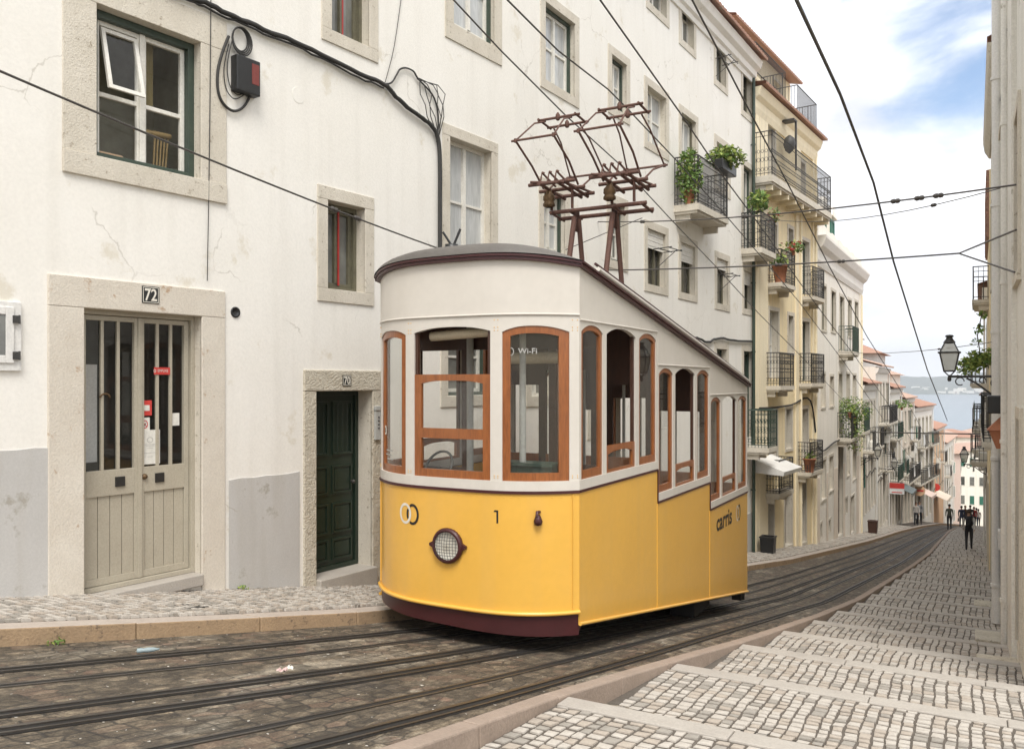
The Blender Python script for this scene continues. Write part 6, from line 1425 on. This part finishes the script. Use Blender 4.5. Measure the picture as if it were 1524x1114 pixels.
def litter(name, label, P, Q, m, L_, s, cat='litter'):
    x, y = W(P, Q); c = Vector((x, y, G(P)+.03)); q = MB(); rr = random.Random(int(P*100))
    if name == 'plastic_bottle': dd = Vector((.9, .45, -.05)).normalized(); q.lathe(c, [(.001, 0), (.018, .005), (.02, .03), (.016, .05), (.02, .08), (.018, .12), (.008, .15), (.008, .165), (.001, .166)], 10, ax=dd)
    else:
        n = 5; vs = [c+Vector(((i/n-.5)*s, (j/n-.5)*s, rr.random()*s*.45)) for i in range(n+1) for j in range(n+1)]; q.add(vs, [(i*(n+1)+j, i*(n+1)+j+1, (i+1)*(n+1)+j+1, (i+1)*(n+1)+j) for i in range(n) for j in range(n)])
    tag(q.build(name, m, loc=tuple(c)), label, cat)
litter('plastic_bottle', 'pale blue plastic bottle lying against the rail near the kerb', *gpix(203, 974), M_blue, .2, .1, 'bottle'); litter('paper_scrap', 'crumpled pink paper beside the rail in front of the tram', *gpix(420, 1006), M_pinkp, .1, .07); litter('paper_scrap', 'white scrap of paper lying next to the pink one', *gpix(432, 1000), M_paper, .1, .05)
P_, Q_ = gpix(283, 901, KH+.04); q = MB(); f = lambda a, b, c: (*W(P_+a, Q_+b), G(P_+a)+KH+.045+c)
bars_ = [(-.12+.034*k, -.12+.034*k+.017) for k in range(7)]
q.box(f, -.12, .12, -.09, .09, -.03, -.012)
for a0, a1 in bars_: q.box(f, a0, a1, -.089, .089, -.0119, -.006)
for b0, b1 in ((-.115, -.09), (.09, .115)): q.box(f, -.13, .13, b0, b1, -.03, -.004)
tag(q.build('drain_cover', M_iron, loc=f(0, 0, 0)), 'small dark iron drain grating in the pavement near door 72', 'drain')

# ------------------------------------------------------------------ people
M_skin = mat('skin', (.50, .30, .21), .6, bump=0)
CL = {'black': (.028, .028, .032), 'navy': (.035, .045, .085), 'dark_olive': (.085, .085, .06), 'grey': (.28, .28, .28), 'white': (.82, .81, .78), 'brown': (.10, .06, .04), 'red': (.35, .05, .05), 'pale': (.50, .46, .42), 'blue': (.08, .11, .2)}
CM = {k: mat('cloth_'+k, v, .9, bump=.1, fine=60) for k, v in CL.items()}
M_hair = [mat('dark_hair', (.02, .014, .010), .6), mat('brown_hair', (.07, .04, .02), .6), mat('fair_hair', (.25, .17, .09), .6)]
def person(label, pos, face, top, trousers, hair=0, h=1.72, sleeve=None, stride=.28, lean=0, arms=(.12, -.12), bag=None, group='people walking down the street', long_hair=False):
    """one skinned body; face = heading (world direction the person walks), feet on pos"""
    k = h/1.75; B = {}
    def V(n, x, y, z, r, ry=None): B[n] = (Vector((x, y, z))*k, r*k, (ry or r)*k)
    s = stride
    V('pelvis', 0, 0, .94, .135, .105); V('waist', 0, .01, 1.10, .125, .09); V('chest', 0, .02+lean*.5, 1.30, .155, .105); V('neckb', 0, .02+lean, 1.46, .085, .07); V('neck', 0, .03+lean, 1.53, .05); V('head', 0, .045+lean, 1.63, .078, .088); V('crown', 0, .035+lean, 1.72, .055, .065)
    for sg, nm in ((-1, 'l'), (1, 'r')):
        st = s*sg
        V('hip'+nm, .09*sg, 0, .88, .092); V('knee'+nm, .095*sg, st*.45+.05, .50, .062); V('ank'+nm, .095*sg, st*.9-.03, .09, .042); V('toe'+nm, .105*sg, st*.9+.11, .035, .036)
        sw_ = arms[0] if sg < 0 else arms[1]
        V('sh'+nm, .168*sg, .01+lean, 1.405, .064); V('el'+nm, .212*sg, .01+lean+sw_*.5, 1.15, .045); V('wr'+nm, .205*sg, .06+lean+sw_*1.3, .91, .029); V('pa'+nm, .198*sg, .085+lean+sw_*1.5, .845, .03, .018)
    names = list(B); E_ = [('pelvis', 'waist'), ('waist', 'chest'), ('chest', 'neckb'), ('neckb', 'neck'), ('neck', 'head'), ('head', 'crown')]
    for nm in 'lr': E_ += [('pelvis', 'hip'+nm), ('hip'+nm, 'knee'+nm), ('knee'+nm, 'ank'+nm), ('ank'+nm, 'toe'+nm), ('chest', 'sh'+nm), ('sh'+nm, 'el'+nm), ('el'+nm, 'wr'+nm), ('wr'+nm, 'pa'+nm)]
    me = bpy.data.meshes.new('figure'); me.from_pydata([B[n][0] for n in names], [(names.index(a), names.index(b)) for a, b in E_], [])
    o = bpy.data.objects.new('figure', me); COL.objects.link(o); m = o.modifiers.new('skin', 'SKIN')
    sv = me.skin_vertices[0].data
    for i, n in enumerate(names): sv[i].radius = (B[n][1], B[n][2]); sv[i].use_root = (n == 'pelvis')
    sb = o.modifiers.new('sub', 'SUBSURF'); sb.levels = 2; sb.render_levels = 2
    dg = bpy.context.evaluated_depsgraph_get(); dg.update(); em = bpy.data.meshes.new_from_object(o.evaluated_get(dg)); bpy.data.objects.remove(o)
    mb = MB(); mats = [M_skin, CM[top], CM[trousers], CM['black'], CM[sleeve or top]]
    segs = [(B[a][0], B[b][0], a, b) for a, b in E_]
    def mi(c):
        best = min(segs, key=lambda q: (c-q[0].lerp(q[1], max(0, min(1, (c-q[0]).dot(q[1]-q[0])/max((q[1]-q[0]).length_squared, 1e-9))))).length)
        n = best[3]
        if n in ('head', 'crown', 'neck') or n[:2] == 'pa': return 0
        if n[:3] in ('toe',) or (n[:3] == 'ank' and c.z < .11*k): return 3
        if c.z < .955*k and n[:2] not in ('el', 'wr', 'sh'): return 2
        if n[:2] in ('el', 'wr'): return 4
        return 1
    mb.add([v.co for v in em.vertices], [], 0)
    for p in em.polygons: mb.f.append(tuple(p.vertices)); mb.m.append(mi(p.center)); mb.sm.append(True)
    bpy.data.meshes.remove(em)
    for sg, nm in ((-1, 'l'), (1, 'r')):       # five fingers on each palm
        p = B['pa'+nm][0]; d = (p-B['wr'+nm][0]).normalized()
        for j, (off, ln) in enumerate(((-.024, .062), (-.008, .075), (.008, .07), (.022, .055))):
            b0 = p+Vector((0, off, 0))*k+d*.012*k; mb.tube([b0, b0+d*ln*.55*k, b0+d*ln*k+Vector((-sg*.012, .01, 0))*k], .0088*k, 5, 0, r2=.006*k)
        b0 = B['wr'+nm][0].lerp(p, .6)+Vector((0, .022, 0))*k; mb.tube([b0, b0+(d*.03+Vector((-sg*.012, .028, 0)))*k, b0+(d*.062+Vector((-sg*.018, .03, 0)))*k], .009*k, 5, 0, r2=.007*k)
    hd = B['head'][0]; f_ = hd+Vector((0, .083, 0))*k      # nose, eyes, mouth, ears
    mb.tube([f_+Vector((0, -.012, .022))*k, f_+Vector((0, .018, -.018))*k], .010*k, 6, 0, r2=.014*k)
    for sg in (-1, 1):
        mb.lathe(f_+Vector((.03*sg, -.012, .024))*k, [(.001, -.012*k), (.011*k, 0), (.001, .010*k)], 8, 3, ax=(0, 1, 0)); mb.lathe(hd+Vector((.078*sg, 0, .005))*k, [(.001, -.01*k), (.022*k, 0), (.001, .014*k)], 8, 0, ax=(sg, -.3, 0))
    mb.add([f_+Vector((x, -.004, -.048+z))*k for x, z in ((-.022, 0), (0, -.006), (.022, 0), (0, .005))], [(0, 1, 2, 3)], 3)
    rot = math.atan2(-face[0], face[1])
    bd = mb.build('person', mats); bd.location = pos; bd.rotation_euler = (0, 0, rot); tag(bd, label, 'person', group)
    hr = MB(); c = hd+Vector((0, -.012, .03))*k; rr = .098*k; vs = []; fs = []; nu_, nv = 14, 7; low = -.9 if long_hair else -.6
    for j in range(nv+1):
        ph_ = math.pi/2-(math.pi/2-low)*j/nv
        for i in range(nu_):
            th = 2*math.pi*i/nu_; y = math.cos(ph_)*math.sin(th)
            x_, y_, z_ = rr*math.cos(ph_)*math.cos(th)*.93, rr*y*1.08, rr*math.sin(ph_)*1.08
            if y > .2: z_ = max(z_, .035*k); 
            if y > .55: z_ = max(z_, .05*k)
            vs.append(c+Vector((x_, y_-(.01*k if long_hair else 0), z_*(1.5 if long_hair and z_ < 0 else 1))))
    fs = [(j*nu_+i, j*nu_+(i+1) % nu_, (j+1)*nu_+(i+1) % nu_, (j+1)*nu_+i) for j in range(nv) for i in range(nu_)]
    hr.add(vs, fs, 0, True); ho = hr.build('hair', M_hair[hair]); ho.parent = bd
    if bag:
        kind, bm, lab = bag; q = MB()
        if kind == 'backpack':
            q.lathe(B['chest'][0]+Vector((0, -.17, -.25))*k, [(.001, 0), (.12*k, .02*k), (.135*k, .18*k), (.12*k, .36*k), (.05*k, .43*k), (.001, .44*k)], 12)
            for sg in (-1, 1): q.tube([B['chest'][0]+Vector((.09*sg, -.1, .12))*k, B['chest'][0]+Vector((.1*sg, .03, .19))*k, B['chest'][0]+Vector((.1*sg, .115, .05))*k, B['waist'][0]+Vector((.11*sg, -.03, .02))*k], .018*k, 6)
        else:
            c = B['pal'][0]+Vector((-.03, .01, -.2))*k; q.hexa([tuple(c+Vector(v)*k) for v in ((-.05, -.13, -.16), (.05, -.13, -.16), (.05, .13, -.16), (-.05, .13, -.16), (-.035, -.1, .1), (.035, -.1, .1), (.035, .1, .1), (-.035, .1, .1))]); q.tube([c+Vector((0, -.08, .1))*k, c+Vector((0, -.03, .19))*k, c+Vector((0, .03, .19))*k, c+Vector((0, .08, .1))*k], .009*k, 5)
        g = q.build('backpack' if kind == 'backpack' else 'handbag', CM[bm]); g.location = pos; g.rotation_euler = (0, 0, rot); tag(g, lab, 'bag')
    return bd
def stand(u, Y): x = (u-CX)/F_*Y; P, Q = PQ(x, Y); return x, Y, P, Q
DN = (SX, SY); UP = (-SX, -SY)
x, y, P, Q = stand(1442, 34.6); person('woman in white sleeves and black trousers with a black backpack on the stepped pavement', (x, y, zr(P)+.005), DN, 'black', 'black', 1, 1.68, 'white', .22, bag=('backpack', 'black', 'black backpack worn by the nearest walker on the stepped pavement'), long_hair=False)
x, y, P, Q = stand(1413, 58.6); person('man in a dark olive jacket standing between the rails near the brow', (x, y, G(P)+.005), (.4, .9), 'dark_olive', 'black', 0, 1.78, None, .14)
x, y, P, Q = stand(1363.5, 60); person('woman in a pale top walking at the left of the couple on the far pavement', (x, y, G(P)+KH), UP, 'pale', 'black', 1, 1.66, None, .2, long_hair=True)
x, y, P, Q = stand(1368.5, 60.3); person('man in a grey top with a dark backpack beside the woman in the pale top', (x, y, G(P)+KH), UP, 'grey', 'black', 0, 1.76, None, .22, bag=('backpack', 'black', 'dark backpack worn by the man in the grey top'))
for u, Y, lab, tp, tr, hh, hr_, bag in ((1431, 63, 'person in navy carrying a dark bag, leading the small group at the brow', 'navy', 'navy', 1.68, 0, ('hand', 'black', 'dark handbag carried by the person in navy')), (1436.5, 64, 'person with fair hair in the middle of the small group at the brow', 'brown', 'black', 1.72, 2, None), (1444, 66, 'person in black at the back of the small group', 'black', 'blue', 1.75, 0, None), (1449.5, 68, 'person in a red top close to the wall at the brow', 'red', 'black', 1.66, 1, None), (1453, 74, 'person in white far down by the wall past the brow', 'white', 'blue', 1.7, 0, None), (1456, 78, 'person in pale clothes furthest down by the wall', 'pale', 'black', 1.7, 1, None)):
    x, y, P, Q = stand(u, Y); person(lab, (x, y, G(P)+.02), UP if tp in ('brown', 'red') else DN, tp, tr, hr_, hh, None, .16, bag=bag, long_hair=hr_ == 1)
# parked pushchair-like scooter by the far doorways
x, y = W(70, -3.75); q = thing('scooter', 'small grey scooter parked outside the peach house', 'scooter', (x, y, G(70)+KH)); f = lambda a, b, c: (*W(70+a, -3.75+b), G(70+a)+KH+c)
for a in (-.55, .55): w = MB(); w.tube([f(a+.22*math.cos(t_), 0, .24+.22*math.sin(t_)) for t_ in [k*math.pi/8 for k in range(16)]], .05, 6, closed=True); w.build('wheel', M_black, q)
w = MB(); w.box(f, -.5, .25, -.14, .14, .28, .42); w.hexa([f(a, b, c) for c, a0, a1 in ((.42, -.7, .0), (.72, -.75, -.05)) for a, b in ((a0, -.15), (a1, -.15), (a1, .15), (a0, .15))]); w.hexa([f(a, b, c) for c, a0, a1 in ((.3, .25, .35), (.95, .35, .42)) for a, b in ((a0, -.17), (a1, -.17), (a1, .17), (a0, .17))]); w.build('body', M_grey_wall, q, bevel=.03)
w = MB(); w.tube([f(.4, -.3, 1.0), f(.42, 0, 1.02), f(.4, .3, 1.0)], .018, 6); w.tube([f(.55, 0, .24), f(.4, 0, 1.0)], .02, 6); w.build('handlebar', M_iron, q); w = MB(); w.box(f, -.75, -.05, -.13, .13, .72, .8); w.build('seat', M_black, q, bevel=.03)
